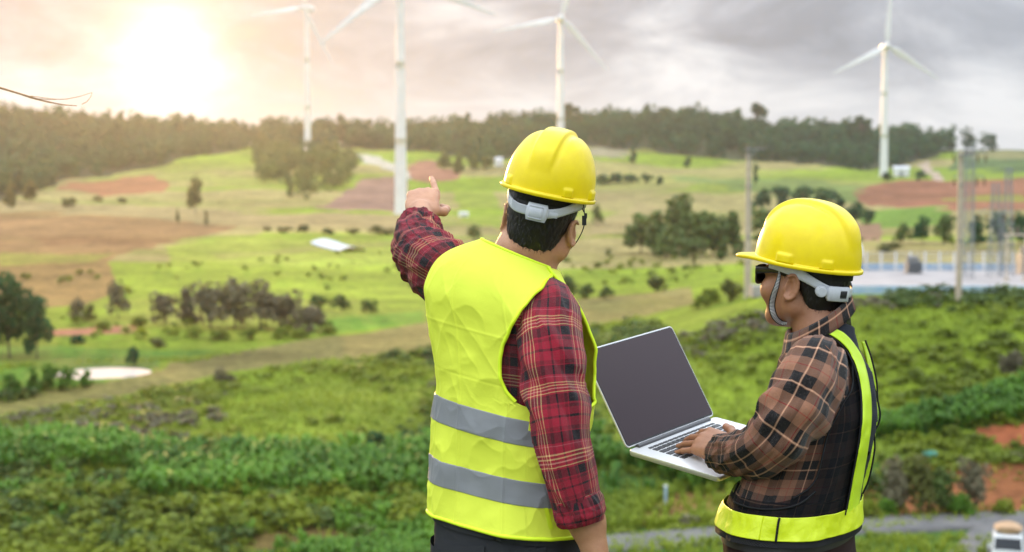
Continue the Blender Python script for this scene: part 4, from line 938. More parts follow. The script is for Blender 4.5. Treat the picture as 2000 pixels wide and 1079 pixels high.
def add_head(F, O, R):
    w = lambda x, y, z: O + R @ np.array([x, y, z]); E = lambda c, r, k=.012, op='u', RR=R: F.ell(w(*c), RR, r, k, op); C = lambda a, b, ra, rb=None, k=.012, op='u': F.cap(w(*a), w(*b), ra, rb, k, op)
    E((0, -.010, .055), (.0745, .091, .082)); E((0, .03, .03), (.064, .066, .08), .02); E((0, .038, -.025), (.058, .058, .078), .03)
    for s in (-1, 1):
        C((s * .057, .0, -.040), (s * .024, .070, -.080), .017, .018, .03); C((s * .058, .01, -.01), (s * .056, .0, -.05), .018, .018, .03)
        E((s * .046, .068, -.016), (.026, .024, .024), .03); E((s * .031, .083, .012), (.014, .012, .011), .01, 'sub'); E((s * .031, .078, .010), (.0135, .0125, .012), .003)
        C((s * .012, .096, .030), (s * .05, .082, .031), .008, .008, .014)
        # ear: plate, rim and bowl
        tilt = np.array([[1, 0, 0], [0, math.cos(.2), -math.sin(.2)], [0, math.sin(.2), math.cos(.2)]]); fl = np.array([[math.cos(s * .35), math.sin(s * .35), 0], [-math.sin(s * .35), math.cos(s * .35), 0], [0, 0, 1]]); RE = R @ fl @ tilt
        F.ell(w(s * .080, -.008, .0), RE, (.0075, .0165, .030), .006); ring = []
        for i in range(13):
            a = -1.9 + i * .38; ring.append(w(s * .085, -.008, 0) + RE @ np.array([s * .001 * i / 4, -math.cos(a - .3) * .0165, math.sin(a - .3) * .029 + .001]))
        for a_, b_ in zip(ring[:-1], ring[1:]): F.cap(a_, b_, .0034, .0034, .004)
        F.ell(w(s * .086, -.004, .0) , RE, (.006, .0085, .0165), .004, 'sub'); F.ell(w(s * .080, .004, -.027), R, (.006, .007, .010), .006); F.ell(w(s * .0815, .007, -.003), R, (.005, .004, .007), .004)
    C((0, .092, .022), (0, .103, -.016), .0075, .010, .014); E((0, .100, -.022), (.016, .011, .009), .008)
    E((0, .088, -.043), (.023, .013, .0065), .006); E((0, .087, -.053), (.020, .012, .007), .006); E((0, .076, -.080), (.020, .017, .015), .02)
FL = {'index': (.030, .092, (.043, .027, .022), .0088), 'middle': (.0095, .095, (.047, .030, .024), .0090), 'ring': (-.0115, .090, (.043, .028, .023), .0084), 'little': (-.031, .080, (.034, .021, .020), .0074)}
def add_hand(F, W, d, s, n, curl, thumb, spread=None, sc=1.0):
    """W wrist, d towards the fingers, s towards the thumb, n out of the back of the hand; curl in degrees per joint"""
    d, s, n = nrm(d), nrm(s), nrm(n); sp = spread or {}; R = np.stack([s, d, n], 1); w = lambda a, b, c: W + (s * a + d * b + n * c) * sc
    F.cap(w(0, -.03, 0), w(0, .012, -.002), .026 * sc, .025 * sc, .01)
    F.ell(w(-.001, .048, -.004), R, (.041 * sc, .052 * sc, .0145 * sc), .012); F.ell(w(.0, .075, -.003), R, (.041 * sc, .026 * sc, .0125 * sc), .012)
    F.ell(w(.024, .034, -.014), R, (.018 * sc, .032 * sc, .014 * sc), .012); F.ell(w(-.027, .036, -.013), R, (.013 * sc, .032 * sc, .012 * sc), .012)
    for f, (a, b, ln, r) in FL.items():
        an = 0; dr = nrm(d + s * math.tan(math.radians(sp.get(f, 0)))); p = w(a, b, -.002); base = w(a * .75, b * .55, -.002)
        F.cap(base, p, r * sc * .95, r * sc * 1.06, .010); F.ell(p + n * .0015 * sc, R, (r * sc * 1.0, r * sc * 1.15, r * sc * 1.0), .004)
        for j, (l, cu) in enumerate(zip(ln, curl[f])):
            an += math.radians(cu); dd = dr * math.cos(an) - n * math.sin(an); q = p + dd * l * sc; k = 1 - .09 * j
            F.cap(p, q, r * k * sc, r * (k - .09) * sc, .0025); p = q
        if f in ('index', 'middle', 'ring'): pass
    p = w(.026, .022, -.012)
    for (ta, tb, tc), l, r in zip(thumb, (.042, .032, .026), (.0125, .0108, .0096)):
        q = p + nrm(s * ta + d * tb + n * tc) * l * sc; F.cap(p, q, r * sc, r * .92 * sc, .006); p = q
def cr_spline(A, m):
    """smooth curve through the rows of A"""
    A = np.asarray(A, float); n = len(A); t = np.linspace(0, n - 1, m); i = np.clip(np.floor(t).astype(int), 0, n - 2); f = (t - i)[:, None]
    B = np.vstack([2 * A[0] - A[1], A, 2 * A[-1] - A[-2]]); p0, p1, p2, p3 = B[i], B[i + 1], B[i + 2], B[i + 3]
    return .5 * (2 * p1 + (p2 - p0) * f + (2 * p0 - 5 * p1 + 4 * p2 - p3) * f ** 2 + (3 * p1 - p0 - 3 * p2 + p3) * f ** 3)
def sleeve(path, n=120, m=200, ref=(0, -1, 0), disp=None, uvs=1.0, u0=0, v0=0, flat=None):
    """path rows: point xyz, radius"""
    S = cr_spline(path, m); Cn = S[:, :3]; r = S[:, 3]; T = nrm(np.gradient(Cn, axis=0)); e = np.array(ref, float); E = []
    for t in T: e = nrm(e - t * (e @ t)); E.append(e)
    E = np.array(E); B = np.cross(T, E); th = np.linspace(0, 2 * np.pi, n + 1); s = np.r_[0, np.cumsum(np.linalg.norm(np.diff(Cn, axis=0), axis=1))]
    rad = r[:, None] * np.ones(n + 1); TH, SS = np.meshgrid(th, s)
    if flat: rad = rad * (1 + flat * np.cos(2 * TH))
    if disp is not None: rad = rad + disp(SS, TH, rad)
    G = Cn[:, None] + (np.cos(TH)[..., None] * E[:, None] + np.sin(TH)[..., None] * B[:, None]) * rad[..., None]
    return G, np.stack([TH * np.mean(r) * uvs + u0, SS * uvs + v0], -1)
def ring_smooth_grid(G): return G
def strip_on(bvh, top, bot, m, n, off, d0=2.6):
    """cloth strip laid on a garment between two photo curves"""
    A = cr_spline(top, m); B = cr_spline(bot, m); G = np.zeros((m, n, 3))
    for i in range(m):
        for j in range(n):
            u, v = A[i] + (B[i] - A[i]) * j / (n - 1); G[i, j] = on_surf(bvh, u, v, off)
    return G
def on_surf(bvh, u, v, off=.003, fall=3.3):
    o = P(0, 0, 0); k = nrm(P(u, v, 1.) - np.array([0, 0, CAMZ])); h = bvh.ray_cast(Vector((0, 0, CAMZ)), Vector(k), 20)
    if h[0] is None:
        q = P(u, v, fall); h = bvh.find_nearest(Vector(q)); nn = np.array(h[1]); p = np.array(h[0]); k2 = q - np.array([0, 0, CAMZ])
        return p + nrm(p - p) * 0 + (nn if nn @ k2 < 0 else nn) * off
    nn = np.array(h[1]); nn = nn if nn @ k < 0 else -nn
    return np.array(h[0]) + nn * off
def bvh_of(gs):
    V = []; Fc = []; n = 0
    for G in gs:
        m, k = G.shape[:2]; idx = np.arange(m * k).reshape(m, k) + n; Fc.append(np.stack([idx[:-1, :-1], idx[:-1, 1:], idx[1:, 1:], idx[1:, :-1]], -1).reshape(-1, 4)); V.append(G.reshape(-1, 3)); n += m * k
    return BVHTree.FromPolygons([Vector(v) for v in np.vstack(V)], np.vstack(Fc).tolist())
def bvh_mesh(V, Q): return BVHTree.FromPolygons([Vector(v) for v in V], Q.tolist())
def cord(mb, pts, r, n=8, m=None):
    pts = np.asarray(pts, float); m = m or max(8, len(pts) * 4); G, _ = sleeve(np.c_[pts, np.full(len(pts), r)], n, m, ref=(.3, .5, .8)); mb.grid(G[:, :-1], wrap=True, cap=True)
class Torso:
    """clothed trunk: rings (q, uL, uR, tilt, depth) around an axis at distance zc, turned by yaw"""
    def __init__(s, rows, zc, yaw, ex=2.35):
        s.A = np.array(rows, float)[::-1] if rows[0][0] > rows[-1][0] else np.array(rows, float); s.zc = zc; s.yaw = yaw; s.ex = ex
        s.R = np.array([math.cos(yaw), -math.sin(yaw), 0]); s.Fw = np.array([math.sin(yaw), math.cos(yaw), 0]); s.q = s.A[:, 0]
        qd = np.linspace(s.q[0], s.q[-1], 400); k = np.ones(15) / 15; s.T = {}
        for j in range(1, 5): y = np.interp(qd, s.q, s.A[:, j]); s.T[j] = np.convolve(np.pad(y, 7, mode='reflect', reflect_type='odd'), k, 'valid')
        s.qd = qd
    def par(s, q): return [np.interp(q, s.qd, s.T[j]) for j in (1, 2, 3, 4)]
    def __call__(s, q, th, off=0.0):
        q, th = np.broadcast_arrays(np.asarray(q, float), np.asarray(th, float)); uL, uR, tl, b = s.par(q); zc = s.zc; k = zc / FPX
        half = (uR - uL) / 2 * k; c, sn = math.cos(s.yaw), math.sin(s.yaw); a = np.sqrt(np.maximum(half ** 2 - (b * sn) ** 2, .0004)) / abs(c)
        a = a + off; b = b + off; cu = (uL + uR) / 2; p = 2 / s.ex; cc = np.sign(np.cos(th)) * np.abs(np.cos(th)) ** p; ss = np.sign(np.sin(th)) * np.abs(np.sin(th)) ** p
        X = (a * cc)[..., None] * s.R + (b * ss)[..., None] * s.Fw
        base = np.stack([(cu - 1000) * k, np.full(q.shape, zc * math.cos(PITCH)) + (539.5 - q) * k * math.sin(PITCH), CAMZ - zc * math.sin(PITCH) + (539.5 - q) * k * math.cos(PITCH)], -1)
        X = X + base; X[..., 2] -= tl * (X[..., 0] - base[..., 0]); return X
    def theta_for(s, q, u, lo=-135, hi=38, off=0.0):
        th = np.radians(np.linspace(lo, hi, 300)); uu = proj(s(np.full(300, q), th, off))[0]; i = np.argmin(np.abs(uu - u)); return th[i]
    def q_at(s, u, v, off=0.0, lo=-135, hi=38):
        qq = np.linspace(max(s.q[0], v - 110), min(s.q[-1], v + 60), 70); vv = [float(proj(s(np.array(q), np.array(s.theta_for(q, u, lo, hi, off)), off))[1]) for q in qq]; return float(np.interp(v, vv, qq))
def arc_uv(G, u, flip=True):
    d = np.r_[np.zeros((1, G.shape[1])), np.cumsum(np.linalg.norm(np.diff(G, axis=0), axis=2), 0)]
    return np.stack([u, d - d[-1:]], -1)
def folded(G, amp):
    """push grid along its normals by amp"""
    du = np.gradient(G, axis=1); dv = np.gradient(G, axis=0); N = nrm(np.cross(du, dv)); return G + N * amp[..., None]
# ------------------------------------------------------------------ cloth, skin and plastic
def stripes(t, coord, period, base, bands):
    """bands: (centre, half width, colour) in metres inside one period"""
    f = t.m('FRACT', t.m('DIVIDE', coord, period)); ev = [(0.0, base)]
    for c, w, col in sorted(bands): ev += [(max(0, (c - w) / period), col), (min(.999, (c + w) / period), base)]
    out = [ev[0]]
    for e in ev[1:]:
        if abs(e[0] - out[-1][0]) < 1e-4: out[-1] = e
        else: out.append(e)
    return t.ramp(f, out, 'CONSTANT')
def plaid(name, period, base, warp, weft, rough=.85, twill=1800):
    m = bpy.data.materials.new(name); m.use_nodes = True; t = NT(m.node_tree); b = t.N['Principled BSDF']; uv = t.n('ShaderNodeUVMap', uv_map='UVMap'); sx = t.n('ShaderNodeSeparateXYZ')
    nz = t.n('ShaderNodeTexNoise'); t.L.new(uv.outputs[0], nz.inputs['Vector']); nz.inputs['Scale'].default_value = 9; of = t.v('SCALE', t.v('SUBTRACT', nz.outputs['Color'], (.5, .5, .5))); of.node.inputs['Scale'].default_value = .006
    t.L.new(t.v('ADD', uv.outputs[0], of), sx.inputs[0]); U, Vv = sx.outputs[0], sx.outputs[1]
    A = stripes(t, U, period, base, warp); B = stripes(t, Vv, period, base, weft)
    tw = t.m('FRACT', t.m('MULTIPLY', t.m('ADD', U, Vv), twill * .5)); sel = t.mapr(tw, .3, .7, .30, .70); c = t.mix(sel, A, B)
    nf = t.noise(uv.outputs[0], 260, 3, .7); c = t.mix(t.mapr(nf, .35, .7, 0, .28), c, (.0, .0, .0)); c2 = t.mix(t.mapr(nf, .5, .8, 0, .10), c, (.5, .4, .33)); t.L.new(c2, b.inputs['Base Color'])
    b.inputs['Roughness'].default_value = rough; b.inputs['Specular IOR Level'].default_value = .2; b.inputs['Sheen Weight'].default_value = .15
    bp = t.n('ShaderNodeBump'); bp.inputs['Distance'].default_value = .0006; t.L.new(t.m('ADD', tw, t.m('MULTIPLY', nf, 1.2)), bp.inputs['Height']); t.L.new(bp.outputs[0], b.inputs['Normal']); return m
RB, RK, RY, RR = (.36, .010, .030), (.010, .005, .008), (.80, .52, .22), (.16, .006, .014)
M_plred = plaid('red plaid flannel', .138, RB, [(.010, .0011, RY), (.017, .0010, RY), (.024, .0012, (.75, .35, .25)), (.032, .0008, RY), (.046, .0085, RK), (.060, .0030, RR), (.078, .0018, RK), (.098, .0040, RR), (.115, .0095, RK), (.130, .0010, (.55, .12, .14))],
               [(.008, .0012, RY), (.015, .0012, RY), (.022, .0012, (.75, .35, .25)), (.030, .0010, RY), (.044, .0090, RK), (.060, .0030, RR), (.078, .0020, RK), (.100, .0040, RR), (.116, .0100, RK), (.131, .0010, (.55, .12, .14))])
BB, BK, BC, BR = (.37, .17, .095), (.006, .004, .004), (.95, .55, .34), (.42, .012, .012)
BW = [(.0165, .0009, BR), (.0430, .0100, BK), (.0550, .0012, BC), (.0675, .0100, BK)]
M_plbrn = plaid('brown plaid flannel', .081, BB, BW, BW)
def cloth_mat(name, col, rough=.6, weave=1400, trans=0, dark=.85, spec=.3, alpha=1, wv=.0004, sheen=0, crease=0):
    m = bpy.data.materials.new(name); m.use_nodes = True; t = NT(m.node_tree); b = t.N['Principled BSDF']; uv = t.n('ShaderNodeUVMap', uv_map='UVMap'); b.inputs['Roughness'].default_value = rough; b.inputs['Specular IOR Level'].default_value = spec; b.inputs['Sheen Weight'].default_value = sheen
    sx = t.n('ShaderNodeSeparateXYZ'); t.L.new(uv.outputs[0], sx.inputs[0]); a = t.m('SINE', t.m('MULTIPLY', sx.outputs[0], weave)); c = t.m('SINE', t.m('MULTIPLY', sx.outputs[1], weave)); w = t.m('MULTIPLY', a, c)
    big = t.mapr(t.noise(uv.outputs[0], 14, 4, .6), .3, .7); col2 = t.mix(t.m('ADD', t.m('MULTIPLY', big, .6), t.mapr(w, -1, 1, 0, .4)), tuple(x * dark for x in col), col); t.L.new(col2, b.inputs['Base Color'])
    bp = t.n('ShaderNodeBump'); bp.inputs['Distance'].default_value = wv; t.L.new(w, bp.inputs['Height'])
    if crease:
        b2 = t.n('ShaderNodeBump'); b2.inputs['Distance'].default_value = crease; t.L.new(t.noise(uv.outputs[0], 22, 5, .55, .6), b2.inputs['Height']); t.L.new(b2.outputs[0], bp.inputs['Normal'])
    t.L.new(bp.outputs[0], b.inputs['Normal']); sh = b.outputs[0]
    if trans: tr = t.n('ShaderNodeBsdfTranslucent'); t.L.new(col2, tr.inputs[0]); mx = t.n('ShaderNodeMixShader'); mx.inputs[0].default_value = trans; t.L.new(sh, mx.inputs[1]); t.L.new(tr.outputs[0], mx.inputs[2]); sh = mx.outputs[0]
    if alpha < 1: tp = t.n('ShaderNodeBsdfTransparent'); mx = t.n('ShaderNodeMixShader'); mx.inputs[0].default_value = alpha; t.L.new(tp.outputs[0], mx.inputs[1]); t.L.new(sh, mx.inputs[2]); sh = mx.outputs[0]
    t.L.new(sh, t.N['Material Output'].inputs[0]); return m
M_hiviz = cloth_mat('fluorescent yellow knit', (.90, 1.0, .09), .6, 5200, .12, .95, .2, wv=.00008, crease=.0018)
M_hivhem = cloth_mat('fluorescent binding', (.78, 1.0, .03), .5, 1500, 0, .95)
M_refl = cloth_mat('grey reflective tape', (.36, .37, .39), .38, 5000, 0, .85, .6, crease=.0008)
M_lime = cloth_mat('lime reflective tape', (.66, .92, .015), .35, 3800, 0, .9, .6, wv=.0001, crease=.0016)
M_limeY = cloth_mat('lime woven tape', (.76, .90, .015), .32, 2600, 0, .88, .6, wv=.0001, crease=.003)
M_navy = cloth_mat('navy mesh fabric', (.010, .013, .030), .7, 1500, 0, .7); M_blackcl = cloth_mat('black binding', (.008, .008, .009), .7, 1200)
M_meshcl = cloth_mat('black see-through mesh', (.006, .006, .008), .8, 1500, 0, .8, .2, alpha=.74)
M_denim = cloth_mat('charcoal denim', (.045, .047, .052), .8, 2600, 0, .65, .2, crease=.0012); M_maroon = cloth_mat('dark maroon trousers', (.035, .014, .014), .75, 2200, 0, .7, .2, crease=.001)
def skin_mat(name, c1, c2):
    m = bpy.data.materials.new(name); m.use_nodes = True; t = NT(m.node_tree); b = t.N['Principled BSDF']; tc = t.n('ShaderNodeTexCoord'); t.L.new(t.mix(t.mapr(t.noise(tc.outputs['Object'], 30, 4, .6), .3, .7), c1, c2), b.inputs['Base Color'])
    b.inputs['Roughness'].default_value = .48; b.inputs['Subsurface Weight'].default_value = .12; b.inputs['Subsurface Radius'].default_value = (1, .35, .2); b.inputs['Subsurface Scale'].default_value = .006
    bp = t.n('ShaderNodeBump'); bp.inputs['Distance'].default_value = .0008; t.L.new(t.m('ADD', t.noise(tc.outputs['Object'], 420, 3, .6), t.m('MULTIPLY', t.noise(tc.outputs['Object'], 90, 3, .6), 1.2)), bp.inputs['Height']); t.L.new(bp.outputs[0], b.inputs['Normal']); return m
M_skin1 = skin_mat('light brown skin', (.46, .215, .115), (.55, .28, .155)); M_skin2 = skin_mat('brown skin', (.34, .15, .075), (.42, .20, .11))
M_hair = mat('black hair', (.010, .008, .007), .45, spec=.5); M_hat = mat('glossy yellow helmet plastic', (.93, .72, .002), .33, spec=.38, noise=(26, (.80, .58, .012), .45), bump=(60, .0004)); M_hat.node_tree.nodes['Principled BSDF'].inputs['Coat Weight'].default_value = .08
M_strap = mat('white strap plastic', (.60, .62, .66), .35, noise=(60, (.50, .52, .56), .5)); M_lens = mat('dark glasses lens', (.01, .01, .01), .08); M_frame = mat('black glasses frame', (.01, .01, .01), .3); M_shoe = mat('black leather', (.02, .018, .016), .5)
M_ratch = mat('dark helmet lining', (.012, .011, .010), .8)
# ------------------------------------------------------------------ hard hat
def hard_hat(O, R, parent, org, left_knob=False, peak=.052, zb=-.052):
    a, b, H = .1035, .128, .138; th = np.linspace(0, 2 * np.pi, 241)[:-1]; rows = []
    sst = lambda x, e0, e1: (lambda t: t * t * (3 - 2 * t))(np.clip((x - e0) / (e1 - e0), 0, 1))
    for ph in np.linspace(.0, math.pi / 2, 70):
        sp = max(math.sin(ph), 1e-4) ** .80; cz = math.cos(ph) ** .90 * H; ca = np.cos(th); sa = np.sin(th); x = a * sp * ca; y = b * sp * sa; z = np.full(240, cz)
        nn = nrm(np.stack([x / a ** 2, y / b ** 2, z / H ** 2], -1)); hz = cz / H
        mid = 1 - sst(np.abs(x), .021, .031); rid = mid * sst(hz, .30, .72) * (.0085); side = (sst(np.abs(x), .034, .046) * (1 - sst(np.abs(x), .060, .082))) * sst(hz, .5, .78) * .0018 * (1 - sst(np.abs(y), .04, .09))
        gro = -.0009 * np.exp(-((np.abs(x) - .035) / .0035) ** 2) * sst(hz, .4, .6)
        bos = np.zeros(240)
        for tb in (0, math.pi): bos += (1 - sst(np.abs((th - tb + math.pi) % (2 * math.pi) - math.pi), .14, .17)) * (1 - sst(hz, .13, .17)) * .0045
        for tb in (-math.pi / 2 - .75, -math.pi / 2 + .75): bos += (1 - sst(np.abs((th - tb + math.pi) % (2 * math.pi) - math.pi), .09, .12)) * (1 - sst(hz, .13, .17)) * .004
        Q = np.stack([x, y, z], -1) + nn * (rid + side + gro + bos)[:, None]; rows.append(Q)
    fr = np.clip(np.sin(th), 0, 1); pk = peak * sst(np.sin(th), .42, .97) * (1 - .0 * np.abs(np.cos(th))); dip = -.010 * sst(np.sin(th), .3, 1)
    for off, z in ((.000, .000), (.0055, -.0005), (.0068, -.003), (.0064, -.0085), (.0050, -.0095), (.0, -.0085), (-.004, -.002), (-.006, .02)):
        k = 1 if z < .015 and off > -.003 else 0; flange = 1.0
        rr = 1.0; pkk = pk * (min(1, (off + .0) / .0055) if off > 0 else 0)
        x = (a + off) * np.cos(th); y = (b + off) * np.sin(th) + pkk; x = x * (1 + .0 * pk); zz = z + dip * (pkk / (peak + 1e-9)) + (-.002 * np.sin(th)); rows.append(np.stack([x, y, zz], -1))
    for ph in np.linspace(math.pi / 2 - .15, .05, 20):
        sp = math.sin(ph) ** .80; rows.append(np.stack([(a - .006) * sp * np.cos(th), (b - .006) * sp * np.sin(th), np.full(240, math.cos(ph) ** .90 * (H - .006))], -1))
    G = np.array(rows) @ R.T + O; mb = MB(); mb.grid(G[:, ::-1] - org, wrap=True); hat = mb.build('hard_hat', M_hat, parent)
    def W(x, y, z): return O + R @ np.array([x, y, z]) - org
    # nape band of the inner harness
    A = np.linspace(-math.radians(112), math.radians(112), 121); mb = MB(); G = []; ea, eb = .0870, .1190
    for al in A:
        t = abs(al) / math.radians(112); zc = zb + (-zb - .002) * sst(t, .15, .95); hw = .0105 + .010 * sst(t, .45, .95); c = np.array([ea * math.sin(al), -eb * math.cos(al) + .004, 0]); ring = []
        for dz, dr in ((-1, 0), (-1, .0022), (-.5, .0028), (.5, .0028), (1, .0022), (1, 0)):
            o_ = np.array([math.sin(al), -math.cos(al), 0]); ring.append(W(*(c + o_ * (dr + .0004) + np.array([0, 0, zc + hw * dz]))))
        G.append(ring)
    mb.grid(np.array(G), wrap=True, cap=True); band = mb.build('head_band', M_strap, hat)
    mb = MB(); G = []
    for al in np.linspace(-math.radians(70), math.radians(70), 60):
        c = np.array([(ea - .002) * math.sin(al), -(eb - .002) * math.cos(al) + .004, 0]); zc = -.012; ring = [W(*(c + np.array([math.sin(al), -math.cos(al), 0]) * dr + np.array([0, 0, zc + .013 * dz]))) for dz, dr in ((-1, 0), (-1, .002), (1, .002), (1, 0))]; G.append(ring)
    mb.grid(np.array(G), wrap=True, cap=True); mb.build('sweat_band', M_ratch, hat)
    def arc_box(a0, a1, z0, z1, r0, r1, nm, m, pr, bev=.002):
        mb = MB(); G = []
        for al in np.linspace(a0, a1, 16):
            e = min(1, min(al - a0, a1 - al) / .035 + .55); ring = []
            for z_, r_ in ((z0 + bev, r0), (z0, r0 + bev), (z0, r1 - bev), (z0 + bev, r1), (z1 - bev, r1), (z1, r1 - bev), (z1, r0 + bev), (z1 - bev, r0)):
                zm = (z0 + z1) / 2; c = np.array([(ea + r_ * e) * math.sin(al), -(eb + r_ * e) * math.cos(al) + .004, zm + (z_ - zm) * e]); ring.append(W(*c))
            G.append(ring)
        mb.grid(np.array(G), wrap=True, cap=True); return mb.build(nm, m, pr)
    if not left_knob:
        arc_box(-.10, .44, zb - .020, zb + .020, .001, .0085, 'buckle', M_strap, hat, .004); arc_box(-.03, .33, zb - .015, zb + .014, .008, .0100, 'buckle_plate', M_strap, hat, .004)
        mb = MB()
        for i in range(15):
            al = -.14 - i * .032; t = abs(al) / math.radians(112); zc = zb + (-zb - .002) * sst(t, .15, .95); c = np.array([(ea + .0035) * math.sin(al), -(eb + .0035) * math.cos(al) + .004, zc]); mb.rod(W(*(c + np.array([0, 0, .0085]))), W(*(c - np.array([0, 0, .0085]))), .0011, .0011, 6)
        mb.build('ratchet_teeth', M_strap, hat); arc_box(.46, .70, zb - .006, zb + .008, .002, .0048, 'strap_end', M_strap, hat)
    else:
        arc_box(-.66, -.06, -.070, -.036, .001, .0120, 'buckle', M_strap, hat); arc_box(-.38, -.16, -.062, -.044, .0110, .0124, 'buckle_window', M_black, hat)
        c = np.array([(ea + .006) * math.sin(-.78), -(eb + .006) * math.cos(-.78) + .004, -.050]); o_ = np.array([math.sin(-.78), -math.cos(-.78), 0]); mb = MB(); mb.rod(W(*(c)), W(*(c + o_ * .009)), .0135, .0125, 28); mb.rod(W(*(c + o_ * .009)), W(*(c + o_ * .0105)), .0105, .0095, 28); mb.build('knob', M_strap, hat)
    return hat, band, W
def add_hair(O, R, parent, org, low_back, seed, n=5200, side=.012):
    inf = .0065; lo = O - .16; hi = O + .18; F = Field(lo, hi, .003)
    w = lambda x, y, z: O + R @ np.array([x, y, z])
    F.ell(w(0, -.010, .055), R, (.0745 + inf, .091 + inf, .082 + inf), .01); F.ell(w(0, -.036, -.012), R, (.060, .057, .072), .03)
    def cut(p):
        q = (p - O.astype(np.float32)) @ R.astype(np.float32); y = q[..., 1]; x = q[..., 0]
        z0 = np.interp(y, [-.12, -.05, -.035, -.012, .012, .030, .045, .07], [low_back + .006, low_back, low_back + .012, side, side + .018, -.012, .04, .06])
        return z0 + .004 * np.sin(x * 240 + y * 180) - q[..., 2]
    F.add(cut, lo, hi, op='max'); V, Q = F.mesh(); V = relax(V, Q, 3); V = V + nrm(V - O) * (fbm(V[:, 0] * 160, V[:, 1] * 160, V[:, 2] * 60, 3) * .0022)[:, None]
    mb = MB(); mb.add(V - org, Q); rng = np.random.default_rng(seed); f = rng.integers(0, len(Q), n); c = V[Q[f]].mean(1); nn = nrm(np.cross(V[Q[f, 1]] - V[Q[f, 0]], V[Q[f, 2]] - V[Q[f, 0]]))
    if (nn * (c - O)).sum(1).mean() < 0: nn = -nn
    dwn = nrm(-R[:, 2] - nn * ((-R[:, 2]) @ nn.T)[:, None] + rng.normal(size=(n, 3)) * .22 + R[:, 1] * -.05); L = rng.uniform(.006, .012, n)[:, None]; sd = nrm(np.cross(dwn, nn)) * .0004
    a = c - nn * .001; b = c + nn * .0020 + dwn * L * .5; e = c + nn * .0012 + dwn * L
    Vs = np.stack([a - sd, a + sd, b - sd * .8, b + sd * .8, e], 1).reshape(-1, 3) - org; i = np.arange(n)[:, None] * 5; mb.add(Vs, i + np.array([0, 1, 3, 2]), i + np.array([2, 3, 4])); return mb.build('hair', M_hair, parent)
def foot_to(F, hip, knee, ank, yawf): F.cap(hip, knee, .085, .055, .02); F.cap(knee, ank, .052, .038, .02); F.cap(ank, ank + yawf * .13 + np.array([0, 0, -.05]), .035, .028, .02)
def shoe(ank, f, m, parent, org):
    G = []; r_ = np.array([f[1], -f[0], 0])
    for t in np.linspace(0, 1, 22):
        y = -.075 + t * .285; w = .046 * (math.sin(math.pi * (.10 + .82 * t)) ** .45) * (1 + .1 * t); h = .115 * (1 - sst_(t, .25, .7)) + .062 * sst_(t, .25, .7) * (1 - .5 * sst_(t, .85, 1)); G.append([ank * [1, 1, 0] + f * y + r_ * w * math.cos(a) + np.array([0, 0, max(0, h * (.5 + .55 * math.sin(a)))]) for a in np.linspace(0, 2 * np.pi, 28, endpoint=False)])
    mb = MB(); mb.grid(np.array(G) - org, wrap=True, cap=True); return mb.build('shoe', m, parent)
def sst_(x, a, b): t = min(1, max(0, (x - a) / (b - a))); return t * t * (3 - 2 * t)
def trousers(T, q0, knee_z, feet, hips, m, parent, org, rr=(.105, .078, .066)):
    mb = MB(); th = np.linspace(0, 2 * np.pi, 121); qs = np.linspace(q0, 1195, 60); Q, TH = np.meshgrid(qs, th, indexing='ij'); G = T(Q, TH, .004 - .075 * np.clip((Q - 1085) / 110, 0, 1) ** 2); G = folded(G, fbm(TH * 3, Q * .03, 5, 3) * .003); uv = np.stack([TH * .15, Q * .0012], -1); mb.grid(G - org, uv)
    for s, ft, hp in zip((-1, 1), feet, hips):
        k = (hp * .48 + ft * .52) + np.array([0, 0, .02]); pth = [np.r_[hp + [0, 0, .05], rr[0] * 1.1], np.r_[hp + (k - hp) * .3, rr[0] * 1.04], np.r_[k, rr[1]], np.r_[k + (ft - k) * .6, rr[2]], np.r_[ft + [0, 0, .0], rr[2] * 1.0], np.r_[ft + [0, 0, -.055], rr[2] * 1.12]]
        G, uv = sleeve(pth, 72, 90, disp=lambda S, t, r: fbm(np.cos(t) * 2, np.sin(t) * 2 + S * 9, 7 + s, 3) * .006); mb.grid(G - org, uv)
    return mb.build('trousers', m, parent, uv=True)
